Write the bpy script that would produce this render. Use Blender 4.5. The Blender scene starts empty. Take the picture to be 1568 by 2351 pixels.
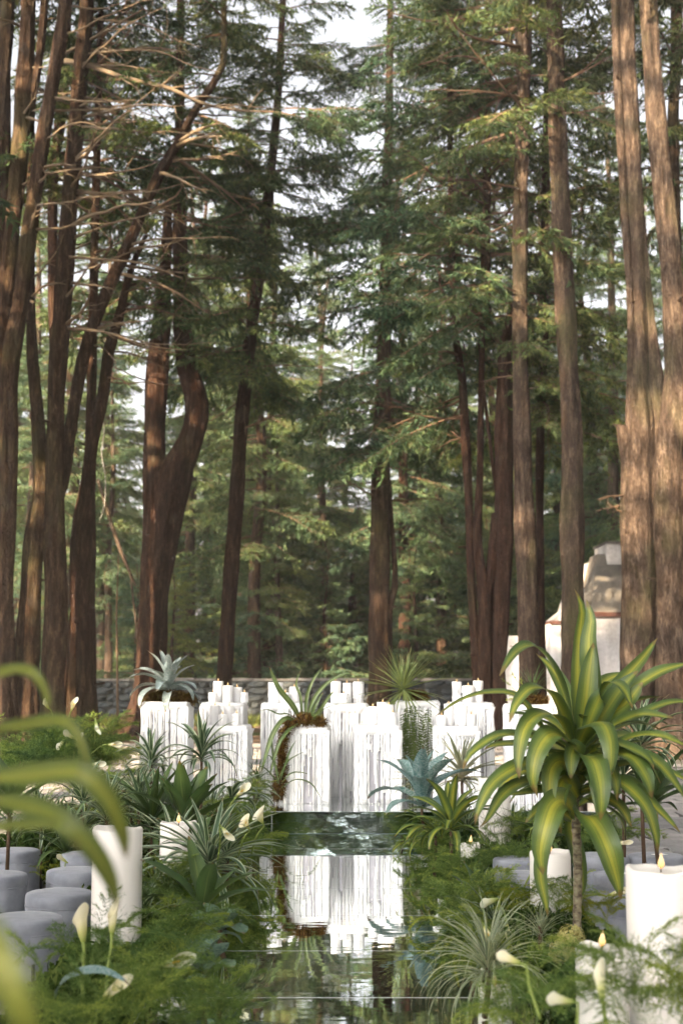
import bpy, math, random
import numpy as np
from mathutils import Vector, Matrix, Euler

# ---------------------------------------------------------------- camera, world, sun, exposure
SC = bpy.context.scene
COL = SC.collection
R = math.radians
CAM_H = 1.655            # eye height above the mirror runway (z = 0)
PITCH = math.atan(365.0 / 3266.0)
FPX = 3266.0             # focal length in photo units (1568 wide)
cd = bpy.data.cameras.new('camera'); cam = bpy.data.objects.new('camera', cd); COL.objects.link(cam)
cam.location = (0, 0, CAM_H); cam.rotation_euler = (R(90) + PITCH, 0, 0)
cd.sensor_fit = 'VERTICAL'; cd.sensor_height = 36; cd.sensor_width = 24; cd.lens = 50
cd.clip_end = 2000; cd.clip_start = 0.05
cd.dof.use_dof = True; cd.dof.focus_distance = 10.5; cd.dof.aperture_fstop = 2.6
SC.camera = cam

SUN_AZ = 36.0    # degrees to the left of straight behind the camera
SUN_EL = 20.0
w = bpy.data.worlds.new('World'); SC.world = w; w.use_nodes = True
nt = w.node_tree
sky = nt.nodes.new('ShaderNodeTexSky'); sky.sky_type = 'NISHITA'; sky.sun_disc = False
sky.sun_elevation = R(SUN_EL); sky.sun_rotation = R(180 + SUN_AZ)
sky.air_density = 0.45; sky.dust_density = 7.0; sky.ozone_density = 0.3
bg = nt.nodes['Background']; bg.inputs['Strength'].default_value = 0.082
hs = nt.nodes.new('ShaderNodeHueSaturation'); hs.inputs['Saturation'].default_value = 0.22   # thin white evening overcast
nt.links.new(sky.outputs[0], hs.inputs['Color']); nt.links.new(hs.outputs[0], bg.inputs['Color'])
sd = bpy.data.lights.new('sun', 'SUN'); sd.energy = 5.0; sd.angle = R(0.6); sd.color = (1.0, 0.78, 0.52)
sun = bpy.data.objects.new('sun', sd); COL.objects.link(sun)
trav = Vector((math.sin(R(SUN_AZ)) * math.cos(R(SUN_EL)), math.cos(R(SUN_AZ)) * math.cos(R(SUN_EL)), -math.sin(R(SUN_EL))))
sun.rotation_euler = trav.to_track_quat('-Z', 'Y').to_euler()
SC.render.engine = 'CYCLES'
SC.view_settings.view_transform = 'Standard'; SC.view_settings.look = 'None'
SC.view_settings.gamma = 1.0; SC.view_settings.use_curve_mapping = False
SC.view_settings.exposure = 3.05
SC.cycles.max_bounces = 5; SC.cycles.transparent_max_bounces = 8
SC.cycles.diffuse_bounces = 2; SC.cycles.glossy_bounces = 4; SC.cycles.transmission_bounces = 4
SC.cycles.sample_clamp_indirect = 6; SC.cycles.use_adaptive_sampling = True; SC.cycles.adaptive_threshold = .04
SC.render.resolution_x = 682; SC.render.resolution_y = 1024

random.seed(7)
rng = np.random.default_rng(11)
G = -0.15                # floor level

def P(px, py, d):
    """photo point (1568 x 2351 units) at distance d along +Y"""
    cx = (px - 784.0) / FPX; cy = (1175.5 - py) / FPX
    c, s = math.cos(PITCH), math.sin(PITCH)
    v = Vector((cx, c - s * cy, s + c * cy))
    v *= d / v.y
    return Vector((v.x, v.y, CAM_H + v.z))
def pxm(d): return d / FPX       # metres per photo unit at distance d
def gd(py, z=G):
    v = P(784, py, 1.0); return (z - CAM_H) / (v.z - CAM_H)

# ---------------------------------------------------------------- object helpers
def mesh(name, v, f, uv=None, smooth=True, mi=None):
    m = bpy.data.meshes.new(name)
    m.from_pydata([tuple(p) for p in v], [], f)
    if uv is not None:
        l = m.uv_layers.new(name='UVMap')
        li = np.zeros(len(m.loops), dtype=np.int32); m.loops.foreach_get('vertex_index', li)
        l.data.foreach_set('uv', np.asarray(uv, dtype=np.float32)[li].ravel())
    if smooth: m.polygons.foreach_set('use_smooth', np.ones(len(m.polygons), dtype=bool))
    if mi is not None: m.polygons.foreach_set('material_index', np.asarray(mi, dtype=np.int32))
    m.update(); return m
def trimesh(name, V):
    """V: (n,3,3) array of loose triangles"""
    n = len(V); m = bpy.data.meshes.new(name)
    m.vertices.add(n * 3); m.vertices.foreach_set('co', V.reshape(-1).astype(np.float32))
    m.loops.add(n * 3); m.loops.foreach_set('vertex_index', np.arange(n * 3, dtype=np.int32))
    m.polygons.add(n); m.polygons.foreach_set('loop_start', np.arange(0, n * 3, 3, dtype=np.int32))
    m.update(calc_edges=True); return m
def obj(name, me, mat=None, parent=None, loc=None, rot=None, scale=None):
    o = bpy.data.objects.new(name, me); COL.objects.link(o)
    if mat is not None and len(me.materials) == 0:
        for k in (mat if isinstance(mat, (list, tuple)) else [mat]): me.materials.append(k)
    if parent is not None: o.parent = parent
    if loc is not None: o.location = loc
    if rot is not None: o.rotation_euler = rot
    if scale is not None: o.scale = (scale,) * 3 if isinstance(scale, (int, float)) else scale
    return o
def tag(o, label=None, cat=None, group=None, kind=None):
    if label: o['label'] = label
    if cat: o['category'] = cat
    if group: o['group'] = group
    if kind: o['kind'] = kind
    return o
def thing(name, label, cat, loc=(0, 0, 0), rz=0, group=None):
    o = bpy.data.objects.new(name, None); COL.objects.link(o)
    o.location = loc; o.rotation_euler = (0, 0, rz); o.empty_display_size = 0.1
    return tag(o, label, cat, group)

class MB:
    def __init__(s): s.v = []; s.f = []; s.uv = []; s.mi = []
    def add(s, v, f, uv=None, mi=0):
        b = len(s.v); s.v += [tuple(p) for p in v]; s.f += [tuple(i + b for i in q) for q in f]
        s.uv += list(uv) if uv is not None else [(0, 0)] * len(v); s.mi += [mi] * len(f)
    def mesh(s, name, smooth=True): return mesh(name, s.v, s.f, s.uv, smooth, s.mi)
    def box(s, a, b, mi=0):
        x0, y0, z0 = a; x1, y1, z1 = b
        s.add([(x0,y0,z0),(x1,y0,z0),(x1,y1,z0),(x0,y1,z0),(x0,y0,z1),(x1,y0,z1),(x1,y1,z1),(x0,y1,z1)],
              [(3,2,1,0),(4,5,6,7),(0,1,5,4),(1,2,6,5),(2,3,7,6),(3,0,4,7)], mi=mi)
def tube(pts, rad, n=6, cap=True, jitter=None, ridge=0.0, rs=None):
    """tube along pts with radii; returns v, f, uv"""
    pts = [Vector(p) for p in pts]; v = []; f = []; uv = []
    m = len(pts); ref = None; L = 0
    ph = (rs or random).random() * 6.28
    for i, p in enumerate(pts):
        t = (pts[min(i + 1, m - 1)] - pts[max(i - 1, 0)])
        if t.length < 1e-9: t = Vector((0, 0, 1))
        t.normalize()
        if ref is None: ref = Vector((1, 0, 0)) if abs(t.x) < 0.9 else Vector((0, 1, 0))
        a = (ref - t * ref.dot(t)).normalized(); ref = a; b = t.cross(a)
        if i: L += (p - pts[i - 1]).length
        for k in range(n):
            th = 2 * math.pi * k / n
            r = rad[i]
            if ridge:
                r *= 1 + ridge * (0.5 * math.sin(5 * th + ph + L * .23) + 0.35 * math.sin(9 * th + 2 * ph - L * .31) + .3 * math.sin(3 * th - L * .6)) \
                     + ridge * .35 * math.sin(13 * th + ph + L * .9)
            v.append(p + a * (r * math.cos(th)) + b * (r * math.sin(th))); uv.append((k / n, L))
    for i in range(m - 1):
        for k in range(n):
            f.append((i * n + k, i * n + (k + 1) % n, (i + 1) * n + (k + 1) % n, (i + 1) * n + k))
    if cap:
        f.append(tuple(range(n - 1, -1, -1))); f.append(tuple((m - 1) * n + k for k in range(n)))
    return v, f, uv
def smooth_path(pts, rad, step):
    """Catmull-Rom resample"""
    pts = [Vector(p) for p in pts]; op = []; orr = []
    for i in range(len(pts) - 1):
        p0 = pts[max(i - 1, 0)]; p1 = pts[i]; p2 = pts[i + 1]; p3 = pts[min(i + 2, len(pts) - 1)]
        n = max(1, int((p2 - p1).length / step))
        for k in range(n):
            t = k / n
            op.append(0.5 * ((2 * p1) + (p2 - p0) * t + (2 * p0 - 5 * p1 + 4 * p2 - p3) * t * t + (3 * p1 - p0 - 3 * p2 + p3) * t ** 3))
            orr.append(rad[i] * (1 - t) + rad[i + 1] * t)
    op.append(pts[-1]); orr.append(rad[-1]); return op, orr

# ---------------------------------------------------------------- materials
def mat_new(name):
    m = bpy.data.materials.new(name); m.use_nodes = True
    t = m.node_tree; return m, t, t.nodes['Principled BSDF'], t.nodes['Material Output']
def N(t, typ, **kw):
    n = t.nodes.new(typ)
    for k, val in kw.items():
        if k in n.inputs: n.inputs[k].default_value = val
        else: setattr(n, k, val)
    return n
def ramp(t, src, stops, interp='LINEAR'):
    r = t.nodes.new('ShaderNodeValToRGB'); e = r.color_ramp.elements; r.color_ramp.interpolation = interp
    while len(e) < len(stops): e.new(0.5)
    for i, (p, c) in enumerate(stops):
        e[i].position = p; e[i].color = (*c, 1) if len(c) == 3 else c
    t.links.new(src, r.inputs[0]); return r.outputs[0]
def noise(t, scale, detail=4, vec=None, rough=.55, stretch=None, coord='Object'):
    n = N(t, 'ShaderNodeTexNoise', Scale=scale, Detail=detail, Roughness=rough)
    if vec is None: vec = t.nodes.new('ShaderNodeTexCoord').outputs[coord]
    if stretch:
        mp = t.nodes.new('ShaderNodeMapping'); mp.inputs['Scale'].default_value = stretch
        t.links.new(vec, mp.inputs[0]); vec = mp.outputs[0]
    t.links.new(vec, n.inputs['Vector']); return n.outputs['Fac']
def mixc(t, a, b, fac, mode='MIX'):
    n = t.nodes.new('ShaderNodeMix'); n.data_type = 'RGBA'; n.blend_type = mode
    for s, val in ((0, fac), (6, a), (7, b)):
        if hasattr(val, 'links') or hasattr(val, 'is_linked'): t.links.new(val, n.inputs[s])
        else: n.inputs[s].default_value = val if s == 0 else (*val, 1)
    return n.outputs[2]
def bump(t, h, bs, strength=.5, dist=.02):
    b = N(t, 'ShaderNodeBump', Strength=strength, Distance=dist)
    t.links.new(h, b.inputs['Height']); t.links.new(b.outputs[0], bs.inputs['Normal'])
def translucent(t, bs, out, col, fac):
    tr = t.nodes.new('ShaderNodeBsdfTranslucent')
    if hasattr(col, 'is_linked'): t.links.new(col, tr.inputs[0])
    else: tr.inputs[0].default_value = (*col, 1)
    mx = N(t, 'ShaderNodeMixShader', Fac=fac)
    t.links.new(bs.outputs[0], mx.inputs[1]); t.links.new(tr.outputs[0], mx.inputs[2])
    t.links.new(mx.outputs[0], out.inputs[0])
def plain(name, col, rough=.6, metal=0.0, spec=.5):
    m, t, b, o = mat_new(name); b.inputs['Base Color'].default_value = (*col, 1)
    b.inputs['Roughness'].default_value = rough; b.inputs['Metallic'].default_value = metal
    b.inputs['Specular IOR Level'].default_value = spec; return m
def foliage_mat(name, c1, c2, c3, tr=.3, wide=False):
    m, t, b, o = mat_new(name)
    g = t.nodes.new('ShaderNodeNewGeometry')
    isl = g.outputs['Random Per Island']
    base = ramp(t, isl, [(0, c1), (.6, c2), (1, c3)])
    big = noise(t, .35, 2, vec=g.outputs['Position'])
    k = ramp(t, big, [(.35, (.72, .80, .85)), (.65, (1.25, 1.12, .85))])
    oi = t.nodes.new('ShaderNodeObjectInfo')
    k2 = ramp(t, oi.outputs['Random'], [(0, (.5, .58, .62)), (.5, (.95, 1, .95)), (1, (1.5, 1.35, 1.0))] if wide else [(0, (.8, .9, 1.0)), (1, (1.2, 1.1, .85))])
    c = mixc(t, mixc(t, base, k, 1.0, 'MULTIPLY'), k2, 1.0, 'MULTIPLY')
    t.nodes.remove(b); b = t.nodes.new('ShaderNodeBsdfDiffuse'); t.links.new(c, b.inputs[0])
    c2_ = mixc(t, c, (1.5, 1.45, .8), 1.0, 'MULTIPLY')
    translucent(t, b, o, c2_, tr); return m
def bark_mat(name, dark, mid, light, moss=.2):
    m, t, b, o = mat_new(name)
    tc = t.nodes.new('ShaderNodeTexCoord').outputs['Object']
    n1 = noise(t, 9.0, 6, vec=tc, rough=.7, stretch=(1, 1, .2))
    n2 = noise(t, 1.1, 3, vec=tc, stretch=(1, 1, .5))
    n3 = noise(t, 30.0, 4, vec=tc, rough=.65, stretch=(1, 1, .38))
    c = ramp(t, n1, [(.28, dark), (.5, mid), (.74, light)])
    c = mixc(t, c, ramp(t, n3, [(.35, (.6, .55, .52)), (.65, (1.25, 1.25, 1.25))]), 1.0, 'MULTIPLY')
    c = mixc(t, c, (.075, .075, .028), ramp(t, n2, [(.52, (0, 0, 0)), (.72, (moss,) * 3)]))
    c = mixc(t, c, (.16, .14, .11), ramp(t, noise(t, 2.3, 5, vec=tc, stretch=(1, 1, .3)), [(.62, (0, 0, 0)), (.78, (.35,) * 3)]))
    t.links.new(c, b.inputs['Base Color']); b.inputs['Roughness'].default_value = .95
    b.inputs['Specular IOR Level'].default_value = .12
    ad = N(t, 'ShaderNodeMath', operation='ADD'); t.links.new(n1, ad.inputs[0]); t.links.new(n3, ad.inputs[1])
    bump(t, ad.outputs[0], b, 1.0, .09); return m
def leaf_mat(name, fn, rough=.4, tr=.22, trc=(1.3, 1.25, .7), veins=True, spec=.4):
    """fn(t, u, v, n) -> colour socket; u across the blade, v along it"""
    m, t, b, o = mat_new(name)
    uv = t.nodes.new('ShaderNodeUVMap').outputs[0]
    sp = t.nodes.new('ShaderNodeSeparateXYZ'); t.links.new(uv, sp.inputs[0])
    st = noise(t, 14, 3, vec=uv, stretch=(1.5, .12, 1))
    oi = t.nodes.new('ShaderNodeObjectInfo')
    c = fn(t, sp.outputs[0], sp.outputs[1], st)
    k = ramp(t, oi.outputs['Random'], [(0, (.72, .78, .78)), (1, (1.2, 1.15, 1.05))])
    c = mixc(t, c, k, 1.0, 'MULTIPLY')
    t.links.new(c, b.inputs['Base Color']); b.inputs['Roughness'].default_value = rough
    b.inputs['Specular IOR Level'].default_value = spec
    if veins:
        fine = noise(t, 30, 2, vec=uv, stretch=(1.6, .03, 1)); bump(t, fine, b, .3, .004)
        c = mixc(t, c, ramp(t, fine, [(.35, (.74, .76, .78)), (.6, (1.12, 1.1, 1.08))]), 1.0, 'MULTIPLY')
        tipn = N(t, 'ShaderNodeMath', operation='MULTIPLY_ADD'); t.links.new(st, tipn.inputs[0]); tipn.inputs[1].default_value = .10; t.links.new(sp.outputs[1], tipn.inputs[2])
        c = mixc(t, c, (.16, .10, .035), ramp(t, tipn.outputs[0], [(.985, (0, 0, 0)), (1.04, (.8,) * 3)]))
        c = mixc(t, c, (.20, .17, .06), ramp(t, noise(t, 5, 4, vec=uv, stretch=(1, 3, 1)), [(.70, (0, 0, 0)), (.76, (.5,) * 3)]))
        t.links.new(c, b.inputs['Base Color'])
    translucent(t, b, o, mixc(t, c, trc, 1.0, 'MULTIPLY'), tr); return m
def cdist(t, u, st, amt):
    """distance from the midrib 0..1 plus stripe noise"""
    a = N(t, 'ShaderNodeMath', operation='SUBTRACT'); t.links.new(u, a.inputs[0]); a.inputs[1].default_value = .5
    b = N(t, 'ShaderNodeMath', operation='ABSOLUTE'); t.links.new(a.outputs[0], b.inputs[0])
    c = N(t, 'ShaderNodeMath', operation='MULTIPLY_ADD'); t.links.new(st, c.inputs[0]); c.inputs[1].default_value = amt
    t.links.new(b.outputs[0], c.inputs[2])
    d = N(t, 'ShaderNodeMath', operation='SUBTRACT'); t.links.new(c.outputs[0], d.inputs[0]); d.inputs[1].default_value = amt * .5
    e = N(t, 'ShaderNodeMath', operation='MULTIPLY'); t.links.new(d.outputs[0], e.inputs[0]); e.inputs[1].default_value = 2.0
    return e.outputs[0]
M = {}
M['corn'] = leaf_mat('corn_leaf', lambda t, u, v, n: ramp(t, cdist(t, u, n, .22), [(0, (.31, .31, .045)), (.14, (.28, .295, .045)), (.24, (.18, .22, .04)), (.34, (.205, .235, .045)), (.46, (.12, .17, .035)), (.75, (.075, .12, .033)), (1, (.065, .11, .04))]), .36, .25)
M['corn_soft'] = leaf_mat('soft_corn_leaf', lambda t, u, v, n: ramp(t, cdist(t, u, n, .35), [(0, (.21, .22, .035)), (.4, (.125, .155, .03)), (1, (.07, .10, .025))]), .4, .3)
M['warn'] = leaf_mat('white_edged_leaf', lambda t, u, v, n: ramp(t, cdist(t, u, n, .14), [(0, (.085, .14, .065)), (.18, (.055, .10, .048)), (.55, (.06, .115, .06)), (.68, (.34, .40, .29)), (.86, (.46, .50, .39)), (.93, (.12, .18, .09)), (1, (.38, .43, .31))]), .35, .2)
M['green'] = leaf_mat('green_leaf', lambda t, u, v, n: ramp(t, cdist(t, u, n, .3), [(0, (.14, .19, .07)), (.08, (.08, .13, .042)), (1, (.055, .10, .034))]), .38, .22)
M['lime'] = leaf_mat('lime_leaf', lambda t, u, v, n: ramp(t, cdist(t, u, n, .4), [(0, (.20, .24, .07)), (.3, (.13, .18, .05)), (1, (.09, .14, .035))]), .4, .25)
M['pale'] = leaf_mat('pale_grass', lambda t, u, v, n: ramp(t, cdist(t, u, n, .5), [(0, (.10, .15, .07)), (.4, (.20, .25, .14)), (.7, (.42, .44, .32)), (1, (.46, .47, .36))]), .5, .25)
def band(t, u, v, n):
    nz = noise(t, 5, 6, vec=t.nodes.new('ShaderNodeUVMap').outputs[0], rough=.8, stretch=(.8, 7, 1))
    return ramp(t, nz, [(.3, (.04, .12, .115)), (.47, (.10, .20, .19)), (.56, (.30, .36, .36)), (.75, (.46, .50, .50))])
M['brom'] = leaf_mat('banded_leaf', band, .5, .1, (1, 1, .9))
def band2(t, u, v, n):
    nz = noise(t, 6, 5, vec=t.nodes.new('ShaderNodeUVMap').outputs[0], rough=.7, stretch=(.8, 5, 1))
    return ramp(t, nz, [(.3, (.12, .19, .17)), (.48, (.28, .34, .32)), (.66, (.52, .52, .52))])
M['brom2'] = leaf_mat('silver_banded_leaf', band2, .55, .1, (1, 1, .9))
M['till'] = leaf_mat('silver_leaf', lambda t, u, v, n: ramp(t, v, [(0, (.42, .38, .30)), (.5, (.34, .34, .24)), (1, (.12, .15, .06))]), .6, .2)
M['spiky'] = leaf_mat('spiky_leaf', lambda t, u, v, n: ramp(t, v, [(0, (.28, .32, .12)), (.6, (.17, .22, .075)), (1, (.22, .21, .09))]), .5, .2)
M['boston'] = leaf_mat('fern_leaf', lambda t, u, v, n: ramp(t, n, [(.3, (.07, .11, .03)), (.7, (.13, .17, .05))]), .55, .3)
M['veined'] = leaf_mat('veined_leaf', lambda t, u, v, n: ramp(t, noise(t, 4, 3, vec=t.nodes.new('ShaderNodeUVMap').outputs[0], stretch=(1.5, 3, 1)), [(.42, (.03, .09, .06)), (.5, (.20, .28, .20)), (.58, (.04, .10, .065))]), .4, .15)
M['feather'] = foliage_mat('feathery_fern', (.07, .115, .036), (.15, .21, .07), (.28, .34, .13), .4, wide=True)
M['feather_lime'] = foliage_mat('lime_fern', (.10, .14, .02), (.16, .19, .03), (.26, .27, .06), .3)
M['filler'] = foliage_mat('small_leaves', (.02, .04, .014), (.045, .08, .025), (.12, .16, .06), .2)
M['conif'] = foliage_mat('conifer_dark', (.030, .052, .030), (.055, .085, .048), (.10, .13, .065), .30)
M['conif2'] = foliage_mat('conifer_teal', (.04, .075, .05), (.075, .12, .075), (.13, .17, .10), .32)
M['conif3'] = foliage_mat('conifer_olive', (.065, .085, .03), (.11, .135, .045), (.19, .205, .08), .34)
M['bark'] = bark_mat('bark', (.007, .004, .0025), (.036, .021, .013), (.12, .080, .050), .35)
M['bark_red'] = bark_mat('bark_red', (.006, .003, .002), (.030, .015, .0095), (.09, .052, .033), .15)
M['bark_grey'] = bark_mat('bark_grey', (.010, .007, .005), (.052, .036, .026), (.15, .112, .082), .4)
M['twig'] = plain('twig', (.085, .055, .035), .9, 0, .1)
M['deadwood'] = plain('deadwood', (.12, .09, .06), .9, 0, .1)
SC.cycles.use_denoising = True
try: SC.cycles.denoiser = 'OPENIMAGEDENOISE'
except Exception: pass

# ---------------------------------------------------------------- ground, paving, runway
def soil_mat():
    m, t, b, o = mat_new('forest_soil')
    n1 = noise(t, 1.4, 6); n2 = noise(t, 22, 5, rough=.7); n3 = noise(t, .22, 3)
    c = ramp(t, n1, [(.3, (.075, .05, .035)), (.55, (.16, .11, .08)), (.75, (.25, .18, .13))])
    c = mixc(t, c, ramp(t, n2, [(.35, (.55, .5, .45)), (.7, (1.35, 1.3, 1.2))]), 1.0, 'MULTIPLY')
    c = mixc(t, c, (.05, .085, .02), ramp(t, n3, [(.52, (0, 0, 0)), (.62, (.8,) * 3)]))
    t.links.new(c, b.inputs['Base Color']); b.inputs['Roughness'].default_value = 1; b.inputs['Specular IOR Level'].default_value = .1
    bump(t, n2, b, .8, .05); return m
def stone_mat(name, a, b_, c_, sc=3.0, rough=.8):
    m, t, b, o = mat_new(name)
    tc = t.nodes.new('ShaderNodeTexCoord').outputs['Object']
    n1 = noise(t, sc, 6, vec=tc); n2 = noise(t, sc * 11, 4, vec=tc, rough=.7)
    oi = t.nodes.new('ShaderNodeObjectInfo')
    c = ramp(t, n1, [(.3, a), (.5, b_), (.72, c_)])
    c = mixc(t, c, ramp(t, n2, [(.3, (.72,) * 3), (.7, (1.2,) * 3)]), 1.0, 'MULTIPLY')
    c = mixc(t, c, ramp(t, oi.outputs['Random'], [(0, (.72, .74, .76)), (1, (1.25, 1.2, 1.15))]), 1.0, 'MULTIPLY')
    t.links.new(c, b.inputs['Base Color']); b.inputs['Roughness'].default_value = rough; b.inputs['Specular IOR Level'].default_value = .25
    bump(t, n2, b, .5, .02); return m
M['soil'] = soil_mat()
M['flag'] = stone_mat('flagstone', (.16, .15, .15), (.23, .22, .215), (.31, .295, .285), 2.2, .7)
M['joint'] = plain('paving_joint', (.07, .065, .06), .95, 0, .1)
M['rock'] = stone_mat('wall_stone', (.018, .023, .026), (.038, .045, .048), (.075, .08, .08), 3.5, .9)
M['mortar'] = stone_mat('wall_mortar', (.02, .022, .024), (.04, .042, .042), (.07, .068, .062), 5, .95)
M['coping'] = stone_mat('coping', (.08, .078, .072), (.13, .125, .115), (.18, .172, .16), 3, .9)

gv = [(-300, -200, G - .03), (300, -200, G - .03), (300, 320, G - .03), (-300, 320, G - .03)]
tag(obj('ground', mesh('ground', gv, [(0, 1, 2, 3)], smooth=False), M['soil']), kind='structure')
pm = MB(); pm.box((-7, -8, G - .026), (7, 36.5, G - .008))
paving = obj('pavement', pm.mesh('pavement', False), M['joint']); tag(paving, kind='structure')
# flagstones
def flag_mesh(i):
    q = random.Random(100 + i); hx, hy = .46, .30
    base = [(-hx, -hy), (0, -hy), (hx, -hy), (hx, 0), (hx, hy), (0, hy), (-hx, hy), (-hx, 0)]
    base = [(x + q.uniform(-.035, .035), y + q.uniform(-.03, .03)) for x, y in base]
    v = [(x * .975, y * .97, 0) for x, y in base] + [(x, y, -.012) for x, y in base] + [(x, y, -.03) for x, y in base]
    f = [tuple(range(8))] + [(k + 8, (k + 1) % 8 + 8, (k + 1) % 8, k) for k in range(8)] + [(k + 16, (k + 1) % 8 + 16, (k + 1) % 8 + 8, k + 8) for k in range(8)]
    return mesh('flagstone', v, f, smooth=False)
FM = [flag_mesh(i) for i in range(6)]
cnt = 0
spots = []
row = 0
y = 6.5
while y < 36:
    row += 1
    for ix in range(-8, 9):
        x = ix * .95 + (.47 if row % 2 else 0)
        if abs(x) > 6.6 or abs(x) > 784 * y / FPX + .5: continue
        if abs(x) < (1.4 if y < 14.5 else 2.5) and y < 17.6: continue
        spots.append((x, y))
    y += .625
for x, y in spots[:300]:
    obj('flagstone', FM[random.randrange(6)], M['flag'], paving, (x, y, G + random.uniform(-.004, .004)), (random.uniform(-.004, .004), random.uniform(-.004, .004), random.choice((0, math.pi)) + random.uniform(-.02, .02)))
rest = MB()
for x, y in spots[300:]:
    q = random.uniform(-.004, .003)
    rest.box((x - .45, y - .295, G - .02), (x + .45, y + .295, G + q))
if spots[300:]: tag(obj('flagstone', rest.mesh('flagstones_far', False), M['flag'], paving), kind='stuff')

# mirror runway and stage
def mirror_mat(name, amp, col):
    m, t, b, o = mat_new(name)
    b.inputs['Base Color'].default_value = (*col, 1); b.inputs['Metallic'].default_value = 1; b.inputs['Roughness'].default_value = .015
    tc = t.nodes.new('ShaderNodeTexCoord').outputs['Object']
    n1 = noise(t, 1.6, 2, vec=tc, stretch=(1, 2.2, 1)); n2 = noise(t, 9, 2, vec=tc, stretch=(1, 2.4, 1))
    ad = N(t, 'ShaderNodeMath', operation='MULTIPLY_ADD'); t.links.new(n2, ad.inputs[0]); ad.inputs[1].default_value = .10; t.links.new(n1, ad.inputs[2])
    bump(t, ad.outputs[0], b, 1.0, amp); return m
M['mirror'] = mirror_mat('mirror', .0011, (.80, .84, .83))
M['mirror_v'] = mirror_mat('mirror_riser', .0035, (.55, .66, .68))
M['white_edge'] = plain('panel_edge', (.45, .48, .47), .3)
RX = .98; RISER = 14.8; DZ = .226
run = thing('mirror_runway', 'long mirrored aisle runway reflecting the white wax pedestals', 'runway', (0, 0, 0))
bm_ = MB(); bm_.box((-RX + .02, 1.0, G - .02), (RX - .02, RISER, -.012)); obj('base', bm_.mesh('runway_base', False), plain('runway_base', (.03, .035, .035), .5), run)
def panel(w_, d_):
    c = .0026; t_ = .010; v = []
    for z, i in ((-t_, 0), (-c, 0), (0, c)):
        v += [(-w_ + i, -d_ + i, z), (w_ - i, -d_ + i, z), (w_ - i, d_ - i, z), (-w_ + i, d_ - i, z)]
    f = [(8, 9, 10, 11)]; mi = [0]
    for k in range(4):
        f += [(4 + k, 4 + (k + 1) % 4, 8 + (k + 1) % 4, 8 + k), (k, (k + 1) % 4, 4 + (k + 1) % 4, 4 + k)]; mi += [1, 1]
    return mesh('mirror_panel', v, f, smooth=False, mi=mi)
pmh = panel(RX, .607)
for k in range(11):
    obj('mirror_panel', pmh, [M['mirror'], M['white_edge']], run, (0, RISER - .61 - 1.22 * k, 0), (random.uniform(-.0008, .0008), random.uniform(-.0008, .0008), 0))
st = thing('stage_platform', 'low mirror-clad platform carrying the white wax pedestals', 'platform', (0, RISER, G))
b2 = MB(); b2.box((-2.75, .03, -.02), (2.75, 2.6, DZ - G - .012)); obj('base', b2.mesh('stage_base', False), M['joint'], st)
for k in range(3):
    o = obj('mirror_panel', panel(.915, 1.29), [M['mirror'], M['white_edge']], st, ((k - 1) * 1.835, 1.31, DZ - G))
for x0, x1 in ((-2.75, -.715), (-.71, .96), (.965, 2.75)):
    o = obj('riser_panel', panel((x1 - x0) / 2 - .001, (DZ - G) / 2 - .004), [M['mirror_v'], M['white_edge']], st, ((x0 + x1) / 2, .02, (DZ - G) / 2 + .002), (R(90), 0, 0))

# stone wall behind
WY = 52.0; WT = P(784, 1560, WY).z
wall = thing('stone_wall', 'low grey rubble stone wall running across behind the tree trunks', 'wall', (0, WY, G - .03))
wm = MB(); wm.box((-22, .06, 0), (22, .62, WT - G - .02)); obj('core', wm.mesh('wall_core', False), M['mortar'], wall)
cm = MB()
x = -22
while x < 22:
    l = random.uniform(.8, 1.4); cm.box((x, -.06, WT - G - .02), (x + l - .02, .7, WT - G + .07 + random.uniform(-.015, .02))); x += l
obj('coping', cm.mesh('wall_coping', False), M['coping'], wall)
def rock_mesh(i):
    q = random.Random(i); ring = []
    n = 9; v = []; f = []
    for (k, sc, yy) in ((0, 1.0, .10), (1, .96, -.02), (2, .62, -.085)):
        for j in range(n):
            a = 2 * math.pi * j / n
            if k == 0: ring.append(q.uniform(.78, 1.08))
            e = 2.6; cx = math.copysign(abs(math.cos(a)) ** (2 / e), math.cos(a)); sz = math.copysign(abs(math.sin(a)) ** (2 / e), math.sin(a))
            v.append((cx * .5 * sc * ring[j], yy + q.uniform(-.015, .015), sz * .5 * sc * ring[j]))
    for k in range(2):
        for j in range(n): f.append((k * n + j, k * n + (j + 1) % n, (k + 1) * n + (j + 1) % n, (k + 1) * n + j))
    f.append(tuple(2 * n + j for j in range(n))); return mesh('stone', v, f, smooth=False)
RM = [rock_mesh(i) for i in range(8)]
wh = WT - G - .03; rows = 6; z = 0; nst = 0
for r_ in range(rows):
    h = wh / rows; x = -13.2 + random.uniform(0, .4)
    while x < 13.2 and nst < 300:
        l = random.uniform(.32, .85)
        obj('stone', RM[random.randrange(8)], M['rock'], wall, (x + l / 2, random.uniform(-.02, .03), z + h / 2), (0, random.choice((0, math.pi)) + random.uniform(-.15, .15), 0), (l * 1.04, 1, h * 1.12)); x += l; nst += 1
    z += h

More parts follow.
